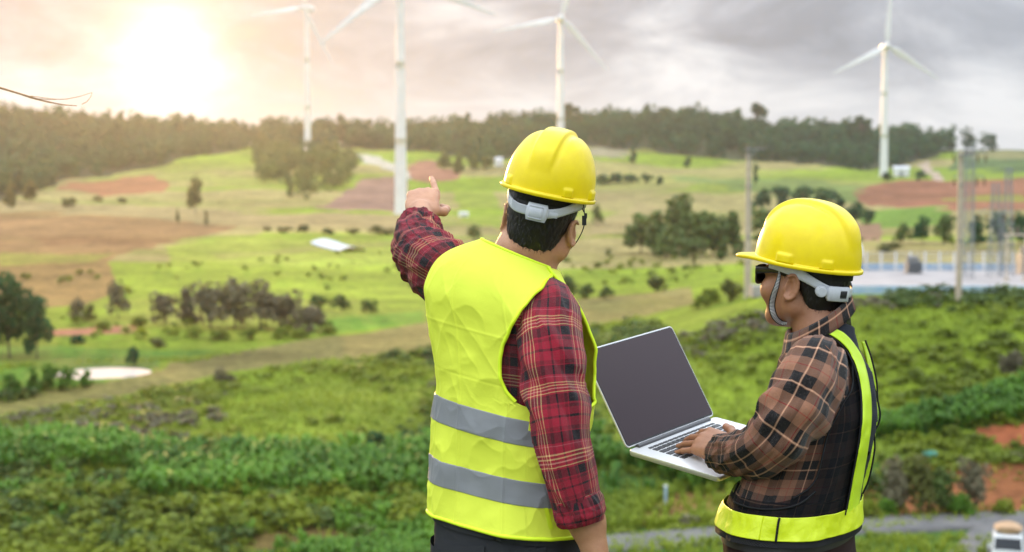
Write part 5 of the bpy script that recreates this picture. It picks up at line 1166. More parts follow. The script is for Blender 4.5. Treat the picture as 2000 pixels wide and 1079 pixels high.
# ================================================================== THE POINTING MAN
def crease(x, y, z, sc, o=3):
    """sharp-edged cloth folds"""
    return 1 - 2 * np.abs(fbm(x * sc, y * sc, z, o)) ** .6
def man_left():
    yaw = math.radians(40); zc = 3.30
    T = Torso([(1140, 852, 1134, .03, .128), (1100, 853, 1132, .04, .126), (1038, 855, 1126, .06, .120), (960, 858, 1118, .08, .114), (850, 862, 1122, .14, .116), (780, 866, 1132, .17, .118), (700, 856, 1138, .18, .122), (640, 848, 1138, .20, .120),
               (600, 844, 1126, .23, .114), (565, 856, 1112, .27, .104), (540, 876, 1100, .31, .094), (520, 908, 1086, .36, .084), (505, 942, 1076, .40, .074), (492, 966, 1070, .42, .066), (470, 974, 1066, .42, .060)], zc, yaw)
    hy = math.radians(17); HR = frame(hy, math.radians(2), math.radians(13)); HO = P(1054, 440, 3.30)
    org = np.array([HO[0] - .03, HO[1] + .02, 0.]); W = np.array
    # body
    pel = T(1090., 0.) * 0 + P(988, 1075, zc); che = P(992, 640, zc); nb = P(1022, 520, zc + .01)
    shR = P(1078, 618, 3.20); elR = P(1098, 868, 3.13); wrR = P(1166, 1090, 3.10)
    shL = P(885, 552, 3.34); elL = P(824, 494, 3.60); wrL = P(822, 405, 3.83)
    V_all = []; 
    lo = W([-.42, 2.85, .70]); hi = W([.34, 4.12, 1.80])
    F = Field(W([-.30, 3.05, 1.35]), W([.30, 3.55, 1.85]), .0032); add_head(F, HO, HR); nk = HO + HR @ W([0, -.028, -.045])
    F.cap(nk, nb + [0, 0, .02], .056, .064, .02); F.cap(nb + [0, 0, .02], nb - [0, 0, .06], .066, .09, .03); V1, Q1 = F.mesh(); V1 = relax(V1, Q1, 1, .4); V_all.append((V1, Q1)); head = bvh_mesh(V1, Q1)
    F = Field(W([-.42, 2.9, .0]), W([.42, 3.8, 1.5]), .011); f = W([math.sin(yaw), math.cos(yaw), 0]); r_ = W([math.cos(yaw), -math.sin(yaw), 0]); BR = np.stack([r_, f, [0, 0, 1]], 1)
    F.ell(P(990, 700, zc), BR, (.13, .085, .20), .04); F.ell(P(988, 960, zc), BR, (.11, .08, .20), .05); F.ell(pel, BR, (.125, .09, .12), .05); F.cap(che, nb - [0, 0, .03], .07, .05, .04); F.cap(che + [0, 0, .08], shR, .05, .045, .03); F.cap(che + [0, 0, .1], shL, .05, .045, .03); F.cap(shR, elR, .045, .037, .02); F.cap(shL, elL, .045, .038, .02); F.cap(elL, wrL, .036, .03, .02)
    hips = [pel + r_ * -.085 + W([0, 0, -.04]), pel + r_ * .085 + W([0, 0, -.04])]; feet = [pel * [1, 1, 0] - r_ * .13 + f * .03 + W([0, 0, .09]), pel * [1, 1, 0] + r_ * .13 - f * .02 + W([0, 0, .09])]
    for h_, t_ in zip(hips, feet): k = (h_ + t_) / 2 + f * .01; foot_to(F, h_, k, t_, f)
    V2, Q2 = F.mesh(); V_all.append((relax(V2, Q2, 1), Q2))
    F = Field(W([-.42, 3.45, 1.40]), W([-.12, 4.2, 1.86]), .0026); F.cap(elL + (wrL - elL) * .4, wrL, .034, .027, .01)
    d = W([.035, .83, .53]); n = nrm(W([.02, -.53, .83])); s = nrm(np.cross(d, n)); s = s if s[0] > 0 else -s; n = nrm(np.cross(s, d)); n = n if n[2] > 0 else -n
    cf = (78, 98, 62); add_hand(F, P(822, 414, 3.78), d, s, n, {'index': (4, 6, 4), 'middle': (66, 96, 60), 'ring': (74, 98, 60), 'little': (78, 98, 60)}, ((.62, .66, -.42), (.12, .92, -.35), (-.5, .8, -.3)), {'index': -12}, sc=1.09)
    V3, Q3 = F.mesh(); V_all.append((relax(V3, Q3, 1, .4), Q3))
    F = Field(wrR - .16, wrR + .22, .003); F = Field(W([wrR[0] - .15, wrR[1] - .14, .58]), W([wrR[0] + .13, wrR[1] + .12, 1.05]), .003)
    F.cap(P(1128, 985, 3.11), P(1146, 1020, 3.11), .038, .038, .02); F.cap(P(1146, 1020, 3.11), wrR, .0385, .0265, .02); dd = nrm(wrR - P(1146, 1020, 3.11)); ss = nrm(f * .9 - r_ * .2 - dd * (dd @ (f * .9 - r_ * .2)) / 1); nn = nrm(np.cross(ss, dd)); nn = nn if nn @ r_ > 0 else -nn
    add_hand(F, wrR, dd, ss, nn, {'index': (18, 25, 15), 'middle': (22, 30, 18), 'ring': (26, 32, 20), 'little': (28, 34, 20)}, ((.5, .8, -.25), (.2, .95, -.25), (.05, .98, -.2)))
    V4, Q4 = F.mesh(); V_all.append((relax(V4, Q4, 1, .4), Q4)); mb = MB()
    for V, Q in V_all: mb.add(V - org, Q)
    body = mb.build('person', M_skin1, None); body.location = org
    tag(body, 'man from behind in yellow vest and red plaid shirt, pointing with his left arm', 'person')
    nail = MB(); tip = P(835.5, 344, 3.985)
    # hair and helmet
    add_hair(HO, HR, body, org, -.060, 3)
    hat, band, HW = hard_hat(HO + HR @ W([.002, .006, .083]), HR, body, org, zb=-.044)
    # chin cord hanging at the right
    mb = MB(); pts = [P(1138, 392, 3.27), P(1141, 410, 3.26), P(1142, 432, 3.26), P(1138, 450, 3.27), P(1128, 470, 3.29), P(1118, 482, 3.31), P(1106, 494, 3.34)]
    cord(mb, [p - org for p in pts], .0013, 8, 40); cord(mb, [p - org for p in (P(1133, 392, 3.27), P(1140, 415, 3.262))], .0013); mb.build('chin_cord', M_frame, hat)
    mb = MB(); mb.box(P(1141, 431, 3.258) - org, (.010, .006, .022)); mb.box(P(1144, 422, 3.258) - org, (.006, .006, .012)); mb.build('cord_lock', M_frame, hat, smooth=False)
    # ---- shirt
    shirt = MB(); th = np.linspace(-np.pi, np.pi, 241); Qg, TH = np.meshgrid(np.linspace(514, 1060, 180), th, indexing='ij')
    G = T(Qg, TH, -.006); G = folded(G, -fbm(TH * 4, Qg * .02, 3, 3) * .004); shirt.grid(G - org, arc_uv(G, TH * .17 + .3))
    dR = lambda S, t, r: (crease(np.cos(t) * .9 + 3, S * 10 + np.sin(t) * 1.2, 4, 1.0) * .0045 + fbm(np.cos(t) * 2.2, np.sin(t) * 2.2 + S * 7, 9, 3) * .007 + .005 * np.sin((S * 9 + np.sin(t) * .8) * 6.28) * np.exp(-((S - .30) / .10) ** 2)) * np.clip(S / .06, 0, 1)
    k = 1 / FPX
    def row(u, v, z, w): return np.r_[P(u, v, z), w * z * k]
    pathR = [row(1052, 556, 3.27, 22), row(1068, 580, 3.24, 42), row(1074, 612, 3.20, 56), row(1073, 650, 3.17, 62), row(1079, 700, 3.14, 64), row(1086, 760, 3.12, 61), row(1094, 820, 3.10, 58), row(1102, 880, 3.09, 55), row(1113, 930, 3.09, 52), row(1126, 975, 3.09, 47), row(1133, 1004, 3.09, 44)]
    GR, uvR = sleeve(pathR, 140, 300, disp=dR); shirt.grid(GR - org, uvR)
    dL = lambda S, t, r: (crease(np.cos(t) * 1.1 + 8, S * 13 + np.sin(t) * 1.8, 2, 1.0) * .005 + fbm(np.cos(t) * 2.4, np.sin(t) * 2.4 + S * 9, 12, 3) * .008 + .004 * np.sin((S * 13 + np.sin(t + 1) * .9) * 6.28) * np.exp(-((S - .22) / .12) ** 2))
    pathL = [row(925, 562, 3.34, 42), row(896, 552, 3.39, 54), row(856, 523, 3.46, 63), row(829, 497, 3.58, 58), row(815, 470, 3.67, 48), row(816, 460, 3.70, 44), row(818, 446, 3.74, 40)]
    GL, uvL = sleeve(pathL, 140, 260, disp=dL, u0=.03); shirt.grid(GL - org, uvL)
    # collar band
    Qg2, TH2 = np.meshgrid(np.linspace(499, 516, 12), th, indexing='ij'); shirt.grid(T(Qg2, TH2, -.004) - org, np.stack([TH2 * .08, Qg2 * .0012], -1)); so_ = shirt.build('shirt', M_plred, body, uv=True)
    def cuff(path, nm, seed, r0, flare):
        S = cr_spline(path, 60); G, uv = sleeve(path, 140, 60, disp=lambda S_, t, r: (np.sin(np.clip(S_ / S_.max(), 0, 1) * np.pi) ** .6 * flare + crease(np.cos(t) * 2 + S_ * 20, np.sin(t) * 2, seed, 1.1) * .0040 + fbm(np.cos(t) * 3, np.sin(t) * 3, seed + S_ * 30, 3) * .005), u0=.04, v0=.03)
        inner = G[-1:] * .5 + G[-1:].mean(1, keepdims=True) * .5; mb = MB(); mb.grid(np.concatenate([G, inner], 0) - org, np.concatenate([uv, uv[-1:]], 0)); return mb.build(nm, M_plred, so_, uv=True)
    cuff([row(1124, 968, 3.09, 46), row(1130, 988, 3.09, 47), row(1134, 1006, 3.09, 47), row(1138, 1022, 3.09, 41)], 'rolled_cuff', 3, 1, .0045)
    cuff([row(816, 462, 3.70, 38), row(817, 455, 3.72, 42), row(818, 447, 3.745, 42), row(820, 440, 3.765, 36)], 'rolled_cuff', 9, 1, .004)
    # ---- vest
    off = .013
    def vamp(Q, TH_):
        x = TH_ * .19; y = Q * .0012; lowf = np.clip((Q - 520) / 80, 0, 1)
        return (fbm(x * 7, y * 4.5, 3, 3) * .0085 * lowf + crease(x * 1.0 + y * .7, y * .6 - x * .35, 8, 8.0, 3) * .0030 * lowf + crease(x * 1.3 + 4, y * 1.6 + x * .5, 21, 9.0, 2) * .0022 * np.clip((Q - 600) / 100, 0, 1) + crease(x * 1.5 - y * .8, y * .9, 14, 6.0, 2) * .0024 * lowf + np.clip((Q - 900) / 140, 0, 1) * (.004 + .006 * np.sin(TH_ * 5 + 1)) + .0028 * np.exp(-((TH_ + 1.75) / .016) ** 2) * lowf + .0022 * np.exp(-((TH_ + 1.15) / .014) ** 2) * lowf - .0024 * np.exp(-((TH_ + 2.3) / .016) ** 2) * lowf + .0010 * np.exp(-((Q - 652) / 2.2) ** 2) - .0008 * np.exp(-((Q - 742) / 2.2) ** 2))
    vs = lambda Q, X, o: T(Q, X, o + np.maximum(vamp(Q, X), -.014))
    ebR = np.array([(538, 1079), (548, 1066), (575, 1040), (605, 1017), (640, 996), (675, 981), (705, 975), (735, 976), (760, 984), (780, 998), (792, 1018), (797, 1040)], float)
    # right armhole edge of the back panel: ring value from photo v
    q_of = lambda u, v: T.q_at(u, v, off)
    eq = [q_of(u, v) for v, u in ebR]; eth = [T.theta_for(q, u, off=off) for q, (v, u) in zip(eq, ebR)]
    for i_ in range(1, len(eq)): eq[i_] = max(eq[i_], eq[i_ - 1] + 2.5)
    qtop = eq[0]; qb = max(eq); vest = MB()
    qh = q_of(900, 1026); qs = np.r_[np.linspace(min(qtop, 497), qb, 130), np.linspace(qb, qh, 120)[1:]]; R_e = np.interp(qs, eq, eth); L_e = np.interp(qs, [497, 512, 530, 560, 640, 720, qb], np.radians([-158, -168, -172, -168, -160, -162, -178]))
    t = np.linspace(0, 1, 200); R0, L0 = R_e[-1], L_e[-1]; TB = L0 * (1 - t) + R0 * t + (L_e - L0)[:, None] * (1 - t) ** 5 + (R_e - R0)[:, None] * t ** 4; QB = qs[:, None] * np.ones(200); NQ = 130
    # neckline: the top rows dip towards the spine and the sides are free
    GB = vs(QB, TB, off); uvB = np.stack([TB * .19, QB * .0012], -1); vest.grid(GB - org, uvB)
    eF = np.interp(qs, [500, 530, 600, 700, 760, qb], np.radians([-2, 20, 34, 36, 25, np.degrees(R_e[-1]) - 1.5])); mR = np.radians(90) - np.interp(qs, [500, 560, 640, 660], [.62, .45, .03, .004]); mL = np.radians(180) - mR; eL = np.interp(qs, [500, 560, 700, qb], np.radians([190, 168, 160, 181]))
    for a_, b_ in ((eF, mR), (mL, eL)): TF = a_[:, None] * (1 - t) + b_[:, None] * t; Gx = vs(QB, TF, off + .006 * np.clip((qb + 60 - QB) / 60, 0, 1)); vest.grid(Gx - org, np.stack([TF * .19, QB * .0012], -1)); 
    ql = np.linspace(qb, qh, 150); tl_ = np.linspace(-np.pi, np.pi, 420); QL, TL = np.meshgrid(ql, tl_, indexing='ij'); GLo = vs(QL, TL, off)
    vo = vest.build('safety_vest', M_hiviz, body, uv=True); sm = vo.modifiers.new('thickness', 'SOLIDIFY'); sm.thickness = .0012; sm.offset = -1
    # bindings
    for line, r0 in ((GB[:NQ, -1], .0042), (GB[:NQ, 0], .0042), (GLo[-1], .0046), (GB[0], .0035)):
        pts = line[::6] if len(line) > 60 else line; G_, _ = sleeve(np.c_[pts - org, np.full(len(pts), r0)], 10, len(pts) * 3, ref=(.2, .3, .9)); hb = MB(); hb.grid(G_, np.zeros(G_.shape[:2] + (2,))); hb.build('binding', M_hivhem, vo, uv=True)
    TF = eF; pe = vs(QB, eF[:, None] * (1 - t) + mR[:, None] * t, off + .006)[:NQ, 0]; G_, _ = sleeve(np.c_[pe[::5] - org, np.full(len(pe[::5]), .0042)], 10, 90); hb = MB(); hb.grid(G_, np.zeros(G_.shape[:2] + (2,)))
    hb.build('binding', M_hivhem, vo, uv=True)
    def band_(q0, q1):
        QS, TS = np.meshgrid(np.linspace(q0, q1, 34), tl_, indexing='ij'); Gs = vs(QS, TS, off + .0030); ed = vs(QS, TS, off + .0006); Gs[0] = ed[0]; Gs[-1] = ed[-1]; m_ = MB(); m_.grid(Gs - org, np.stack([TS * .19, QS * .0012], -1)); m_.build('reflective_strip', M_refl, vo, uv=True)
    band_(q_of(935, 800), q_of(935, 852)); band_(q_of(935, 922), q_of(935, 973))
    bv = bvh_of([GLo]); mb = MB(); g = strip_on(bv, [(1060, 985), (1066, 1010), (1072, 1034)], [(1068, 985), (1074, 1010), (1080, 1034)], 16, 4, .003); mb.grid(g - org, np.zeros(g.shape[:2] + (2,))); mb.build('side_slit_binding', M_hivhem, vo, uv=True)
    # ---- trousers, waistband, pockets, shoes
    tr = trousers(T, 1005, .5, feet, hips, M_denim, body, org); QW, TW = np.meshgrid(np.linspace(1000, 1030, 12), th, indexing='ij'); m_ = MB(); GW = T(QW, TW, .0085); m_.grid(GW - org, np.stack([TW * .17, QW * .0012], -1)); m_.build('waistband', M_denim, tr, uv=True)
    QW, TW = np.meshgrid(np.linspace(1030, 1140, 40), th, indexing='ij'); bv = bvh_of([T(QW, TW, .004)])
    for top, bot in (([(862, 1060), (905, 1066), (948, 1066)], [(870, 1135), (905, 1142), (945, 1138)]), ([(996, 1070), (1030, 1070), (1066, 1062)], [(1000, 1138), (1030, 1142), (1062, 1135)])):
        g = strip_on(bv, top, bot, 20, 14, .004); mb = MB(); mb.grid(g - org, np.stack(np.meshgrid(np.linspace(0, .12, 14), np.linspace(0, .12, 20)), -1)); mb.build('back_pocket', M_denim, tr, uv=True)
    for u in (871, 975, 1086): mb = MB(); g = strip_on(bvh_of([GW]), [(u - 5, 1030), (u - 4, 1062)], [(u + 5, 1030), (u + 6, 1062)], 10, 4, .003); mb.grid(g - org, np.zeros(g.shape[:2] + (2,))); mb.build('belt_loop', M_denim, tr, uv=True)
    for ft in feet: shoe(ft, f, M_shoe, body, org)
man_left()
# ================================================================== THE LAPTOP
def CW(p):
    p = [q * 1.08 for q in p]; return P(1000 + FPX * p[0] / p[2], 539.5 + FPX * p[1] / p[2], p[2])
LA, LB_, LC = CW((.265, .398, 3.251)), CW((.502, .348, 3.516)), CW((.451, .438, 3.093)); LTL = CW((.164, .178, 3.299))
Lh = nrm(LB_ - LA); Lb = nrm((LC - LA) - Lh * ((LC - LA) @ Lh)); Ln = np.cross(Lh, Lb); Ln = Ln if Ln[2] > 0 else -Ln; Ll = nrm((LTL - LA) - Lh * ((LTL - LA) @ Lh)); Lm = nrm(np.cross(Lh, Ll)); Lm = Lm if Lm @ Lb > 0 else -Lm
LW, LD = .359, .247
LS = 1.08
def LP(a, b, c=0): return LA + (Lh * a + Lb * b + Ln * c) * LS
def laptop():
    org = LP(LW / 2, LD / 2, -.014); alu = mat('silver aluminium', (.74, .74, .75), .32, .35, bump=(900, .0001)); scr = mat('dark glass screen', (.045, .027, .032), .16, spec=.28); key = mat('black keys', (.02, .02, .022), .45); hin = mat('dark grey hinge', (.08, .08, .085), .4); dk = mat('black bezel', (.012, .012, .013), .25)
    e = empty('laptop', org)
    def slab(w, d, r, zs, f, n=10):
        """rounded plate; zs: list of (height, inset)"""
        G = []
        for z, ins in zs:
            ring = []
            for cx, cy, a0 in ((w - r, d - r, 0), (r, d - r, 90), (r, r, 180), (w - r, r, 270)):
                for a in np.radians(np.linspace(a0, a0 + 90, n)): ring.append(f(cx + (r - ins) * math.cos(a), cy + (r - ins) * math.sin(a), z))
            G.append(ring)
        return np.array(G) - org
    fb = lambda a, b, c: LP(a, b, c); fl = lambda a, b, c: LA + (Lh * a + Ll * b - Lm * c) * LS
    mb = MB(); mb.grid(slab(LW, LD, .011, [(-.0135, .006), (-.0125, .003), (-.010, .0008), (-.002, 0), (-.0004, .0003), (0, .001)], fb), wrap=True, cap=True); base = mb.build('base', alu, e)
    mb = MB(); mb.grid(slab(LW, LD, .011, [(.0052, .002), (.0045, .0004), (.0008, 0), (.0, .0008)], lambda a, b, c: fl(a, b + .004, c)), wrap=True, cap=True); lid = mb.build('lid', alu, e)
    mb = MB(); g = slab(LW - .005, LD - .006, .009, [(-.0004, 0), (-.0008, .0006)], lambda a, b, c: fl(a + .0025, b + .007, c)); mb.grid(g, wrap=True, cap=True); bez = mb.build('bezel', dk, lid)
    mb = MB(); g = slab(LW - .009, LD - .012, .004, [(-.0009, 0), (-.0012, .0003)], lambda a, b, c: fl(a + .0045, b + .011, c)); mb.grid(g, wrap=True, cap=True); mb.build('screen', scr, lid)
    mb = MB(); G = []
    for a in (.032, .034, .325, .327): G.append([LP(a, .003 + .0065 * math.cos(t), .0005 + .0065 * math.sin(t)) - org for t in np.linspace(0, 2 * np.pi, 16, endpoint=False)])
    mb.grid(np.array(G), wrap=True, cap=True); mb.build('hinge', hin, e)
    mb = MB(); mb.grid(slab(.105, .072, .004, [(.0002, 0), (.0006, .0003)], lambda a, b, c: LP(a + .127, b + .157, c)), wrap=True, cap=True); mb.build('touchpad', alu, base)
    mb = MB(); mb.grid(slab(.277, .116, .003, [(.0001, 0), (.0003, .0)], lambda a, b, c: LP(a + .041, b + .021, c)), wrap=True, cap=True); mb.build('key_well', alu, base)
    rows = [([1] * 14, .010, .0), ([1] * 13 + [1.55], .0165, 0), ([1.55] + [1] * 13, .0165, 0), ([1.85] + [1] * 11 + [1.85], .0165, 0), ([2.4] + [1] * 10 + [2.4], .0165, 0), ([1, 1, 1, 1.3, 5.3, 1.3, 1, 1, 1], .0165, 0)]
    y = .024
    for wd, hh, _ in rows:
        tot = sum(wd); u = .271 / tot; x = .044
        for w_ in wd:
            kw = u * w_ - .0030; mb = MB(); mb.grid(slab(kw, hh - .0022, .0016, [(.0002, 0), (.0012, .0001), (.0016, .0005)], lambda a, b, c, x=x, y=y: LP(a + x, b + y, c), 4), wrap=True, cap=True); mb.build('key', key, base); x += u * w_
        y += hh + .0022
    tag(e, 'open silver laptop with black keys and a blank dark screen, held between the two men', 'laptop')
laptop()
# ================================================================== THE MAN WITH THE LAPTOP
def man_right():
    yaw = math.radians(-62); zc = 3.30; W = np.array; k = 1 / FPX
    T = Torso([(1140, 1428, 1672, 0, .130), (1100, 1420, 1674, 0, .132), (1050, 1412, 1672, 0, .132), (1010, 1418, 1672, 0, .130), (975, 1426, 1676, 0, .126), (930, 1445, 1682, 0, .122), (870, 1470, 1698, 0, .118), (810, 1494, 1704, 0, .112), (760, 1508, 1700, .02, .101), (720, 1512, 1690, .02, .091),
               (695, 1516, 1672, -.04, .081), (678, 1524, 1664, -.14, .070), (662, 1532, 1658, -.28, .063), (648, 1540, 1654, -.50, .058), (636, 1546, 1652, -.62, .055), (615, 1550, 1650, -.62, .054)], zc, yaw)
    hy = math.radians(-47); HR = frame(hy, math.radians(4), math.radians(0)); HO = P(1577, 558, 3.32)
    org = W([P(1560, 1000, zc)[0], P(1560, 1000, zc)[1], 0.]); f = W([math.sin(yaw), math.cos(yaw), 0]); r_ = W([math.cos(yaw), -math.sin(yaw), 0]); BR = np.stack([r_, f, [0, 0, 1]], 1)
    shL = P(1594, 728, 3.17); elL = P(1508, 884, 3.12)
    hw = LP(.070, .222, .046); shR = P(1636, 716, 3.44); elR = P(1632, 886, 3.54); wrR = LP(.27, .262, -.055)
    VA = []
    F = Field(W([HO[0] - .16, HO[1] - .17, HO[2] - .24]), W([HO[0] + .16, HO[1] + .17, HO[2] + .17]), .0030); add_head(F, HO, HR); nk = HO + HR @ W([0, -.025, -.045]); nb = P(1602, 668, zc)
    F.cap(nk, nb + [0, 0, .02], .054, .060, .02); F.cap(nb + [0, 0, .02], nb - [0, 0, .05], .056, .060, .02); V, Q = F.mesh(); V = relax(V, Q, 1, .4); VA.append((V, Q)); hb = bvh_mesh(V, Q)
    F = Field(W([.18, 2.8, .0]), W([1.1, 3.85, 1.5]), .011); pel = P(1548, 1085, zc)
    F.ell(P(1596, 770, zc), BR, (.105, .070, .16), .03); F.ell(P(1560, 960, zc), BR, (.12, .09, .20), .05); F.ell(pel, BR, (.125, .09, .11), .05); F.cap(P(1600, 720, zc), nb - [0, 0, .03], .06, .04, .03); F.cap(P(1598, 730, zc), shL, .045, .036, .02); F.cap(P(1598, 735, zc), shR - [0, 0, .02], .04, .034, .02); F.cap(shL, elL, .036, .034, .02); F.cap(shR, elR, .044, .036, .02); F.cap(elR, elR + (wrR - elR) * .7, .036, .03, .02); F.cap(elL, elL + (hw - elL) * .6, .036, .03, .02)
    hips = [pel - r_ * .085 - W([0, 0, .04]), pel + r_ * .085 - W([0, 0, .04])]; feet = [pel * [1, 1, 0] - r_ * .12 + W([0, 0, .09]), pel * [1, 1, 0] + r_ * .12 + f * .05 + W([0, 0, .09])]
    for h_, t_ in zip(hips, feet): foot_to(F, h_, (h_ + t_) / 2 + f * .015, t_, f)
    V, Q = F.mesh(); VA.append((relax(V, Q, 1), Q))
    F = Field(np.minimum(hw, LP(.1, .03, 0)) - .09, np.maximum(hw, LP(.1, .03, 0)) + .10, .0024)
    d = nrm(Lh * .26 - Lb * .92 - Ln * .10); n = nrm(Ln * .86 - Lh * .50); n = nrm(n - d * (n @ d)); s = np.cross(d, n); s = s if s @ Lh > 0 else -s
    F.cap(elL + (hw - elL) * .55, hw - d * .02, .031, .026, .01)
    add_hand(F, hw, d, s, n, {'index': (20, 12, 8), 'middle': (16, 12, 8), 'ring': (10, 12, 8), 'little': (4, 12, 8)}, ((.72, .62, -.22), (.45, .85, -.15), (.3, .95, -.1)), {'index': 6, 'middle': 0, 'ring': -9, 'little': -20}, sc=1.1)
    for kk, lift in (('index', 0),): pass
    V, Q = F.mesh(); VA.append((relax(V, Q, 1, .35), Q))
    # right hand lies flat under the base and carries it
    F = Field(wrR - .22, wrR + .16, .0032); d2 = nrm(-Lb * .75 - Lh * .55); n2 = -Ln; n2 = nrm(n2 - d2 * (n2 @ d2)); s2 = np.cross(d2, n2); s2 = s2 if s2 @ Lh > 0 else -s2; wr2 = LP(.30, .235, -.034)
    F.cap(wr2 - d2 * .06, wr2, .03, .026, .01); add_hand(F, wr2, d2, s2, n2, {'index': (2, 4, 4), 'middle': (2, 4, 4), 'ring': (2, 4, 4), 'little': (2, 4, 4)}, ((.8, .5, -.0), (.6, .8, .0), (.4, .9, .0))); V, Q = F.mesh(); VA.append((relax(V, Q, 1, .35), Q))
    mb = MB()
    for V, Q in VA: mb.add(V - org, Q)
    body = mb.build('person', M_skin2, None); body.location = org; tag(body, 'man in brown plaid shirt and black vest with lime stripes, typing on a laptop', 'person')
    add_hair(HO, HR, body, org, -.056, 5, 6500, side=.014)
    hat, band, HW = hard_hat(HO + HR @ W([.002, .006, .056]), HR @ frame(0, math.radians(5.5), 0), body, org, True, .046)
    # black and white chin strap
    ms = bpy.data.materials.new('striped strap'); ms.use_nodes = True; t = NT(ms.node_tree); b = t.N['Principled BSDF']; uv = t.n('ShaderNodeUVMap', uv_map='UVMap'); sx = t.n('ShaderNodeSeparateXYZ'); t.L.new(uv.outputs[0], sx.inputs[0]); ed = t.m('ABSOLUTE', t.m('SUBTRACT', sx.outputs[0], .5)); st = t.m('GREATER_THAN', t.m('FRACT', sx.outputs[1]), .45); st = t.m('MULTIPLY', st, t.m('LESS_THAN', ed, .34)); t.L.new(t.mix(st, (.012, .012, .012), (.62, .62, .62)), b.inputs['Base Color']); b.inputs['Roughness'].default_value = .6
    cpx = [(1523, 520), (1522, 538), (1518, 556), (1512, 574), (1508, 592), (1509, 608), (1515, 622), (1526, 631), (1536, 632)]; hw_ = [3.5, 3.6, 5, 6.2, 6.6, 6.6, 6, 5, 3.5]; C_ = cr_spline(np.c_[cpx, hw_], 60); Gs = []; dl = 0; uvs = []; prev = None
    for i, (u, v, w_) in enumerate(C_):
        t1 = C_[min(i + 1, 59), :2] - C_[max(i - 1, 0), :2]; t1 = t1 / np.linalg.norm(t1); nx = W([-t1[1], t1[0]]); row = []
        zc_ = proj(on_surf(hb, u + 8, v, .0, 3.26))[2] - .006
        for s_ in (-1, -.5, 0, .5, 1): row.append(P(u + nx[0] * w_ * s_, v + nx[1] * w_ * s_, zc_ - .002 * (1 - s_ * s_)))
        if prev is not None: dl += np.linalg.norm(row[2] - prev)
        prev = row[2]; Gs.append(row); uvs.append([(x_, dl * 300) for x_ in (0, .25, .5, .75, 1)])
    mb = MB(); mb.grid(np.array(Gs) - org, np.array(uvs)); o = mb.build('chin_strap', ms, hat, uv=True); sm = o.modifiers.new('thickness', 'SOLIDIFY'); sm.thickness = .0012
    # glasses
    def hw3(x, y, z): return HO + HR @ W([x, y, z]) - org
    ge = MB()
    for s_ in (-1, 1):
        G = []
        for y_, z_, hh, x_ in ((-.004, .030, .003, .0835), (.02, .034, .0045, .0815), (.05, .034, .0065, .078), (.08, .032, .0085, .0745), (.098, .030, .0095, .0715)): G.append([hw3(s_ * (x_ + dx), y_, z_ + dz * hh) for dx, dz in ((-.0015, -1), (.0015, -1), (.0022, 0), (.0015, 1), (-.0015, 1))])
        ge.grid(np.array(G), wrap=True, cap=True)
        ring = []
        for a in np.linspace(0, 2 * np.pi, 41)[:-1]: cx = .037 + .031 * np.sign(math.cos(a)) * abs(math.cos(a)) ** .5; cz = .018 + .021 * np.sign(math.sin(a)) * abs(math.sin(a)) ** .5; ring.append(hw3(s_ * cx, .108 - abs(cx) ** 2 * 2.2, cz))
        ring.append(ring[0]); cord(ge, ring, .0026, 8, 80)
    cord(ge, [hw3(-.008, .107, .028), hw3(0, .110, .031), hw3(.008, .107, .028)], .0024, 8, 10); go = ge.build('glasses', M_frame, body)
    for s_ in (-1, 1):
        G = [[hw3(s_ * (.037 + .029 * r * np.sign(math.cos(a)) * abs(math.cos(a)) ** .5), .108 - (.037 + .029 * r * np.sign(math.cos(a)) * abs(math.cos(a)) ** .5) ** 2 * 2.2, .018 + .019 * r * np.sign(math.sin(a)) * abs(math.sin(a)) ** .5) for a in np.linspace(0, 2 * np.pi, 40, endpoint=False)] for r in (.001, .5, 1)]
        mb = MB(); mb.grid(np.array(G), wrap=True); mb.build('lens', M_lens, go)
    # ---- shirt
    def row(u, v, z, w): return np.r_[P(u, v, z), w * z * k]
    shirt = MB(); th = np.linspace(-np.pi, np.pi, 281); QG, TH = np.meshgrid(np.linspace(632, 1040, 200), th, indexing='ij'); amp = fbm(TH * 3.5, QG * .016, 3, 3) * .006 + crease(TH * .8, QG * .006 + TH * .9, 5, 1., 2) * .003
    G = folded(T(QG, TH, 0), -amp * np.clip((QG - 650) / 60, 0, 1)); shirt.grid(G - org, arc_uv(G, TH * .165 + .021)); torso_g = G
    dL = lambda S, t, r: (crease(np.cos(t) * 1.0 + S * 3, S * 9 + np.sin(t) * 2.0, 6, 1.0) * .0045 + fbm(np.cos(t) * 2.2, np.sin(t) * 2.2 + S * 8, 19, 3) * .007 + .005 * np.sin((S * 14 + np.sin(t + 2) * .9) * 6.28) * np.exp(-((S - .27) / .07) ** 2)) * np.clip(S / .05, 0, 1)
    pL = [row(1608, 700, 3.28, 18), row(1602, 702, 3.20, 42), row(1596, 713, 3.165, 58), row(1584, 742, 3.14, 65), row(1564, 780, 3.12, 66), row(1540, 820, 3.11, 63), row(1514, 856, 3.12, 58), row(1484, 880, 3.15, 52), row(1456, 888, 3.21, 48), row(1430, 888, 3.28, 43), row(1412, 886, 3.33, 40)]
    GL, uvL = sleeve(pL, 150, 320, disp=dL, ref=(0, -1, .3), u0=.012, v0=-.001); shirt.grid(GL - org, uvL); inn = GL[-1:] * .6 + GL[-1:].mean(1, keepdims=True) * .4; shirt.grid(np.concatenate([GL[-1:], inn]) - org, np.concatenate([uvL[-1:], uvL[-1:]]))
    pR = [np.r_[P(1630, 700, 3.42), .05], np.r_[shR, .064], np.r_[shR * .5 + elR * .5, .060], np.r_[elR, .054], np.r_[elR * .5 + wr2 * .5 - [0, 0, .015], .046], np.r_[wr2 - d2 * .03 - [0, 0, .012], .038]]
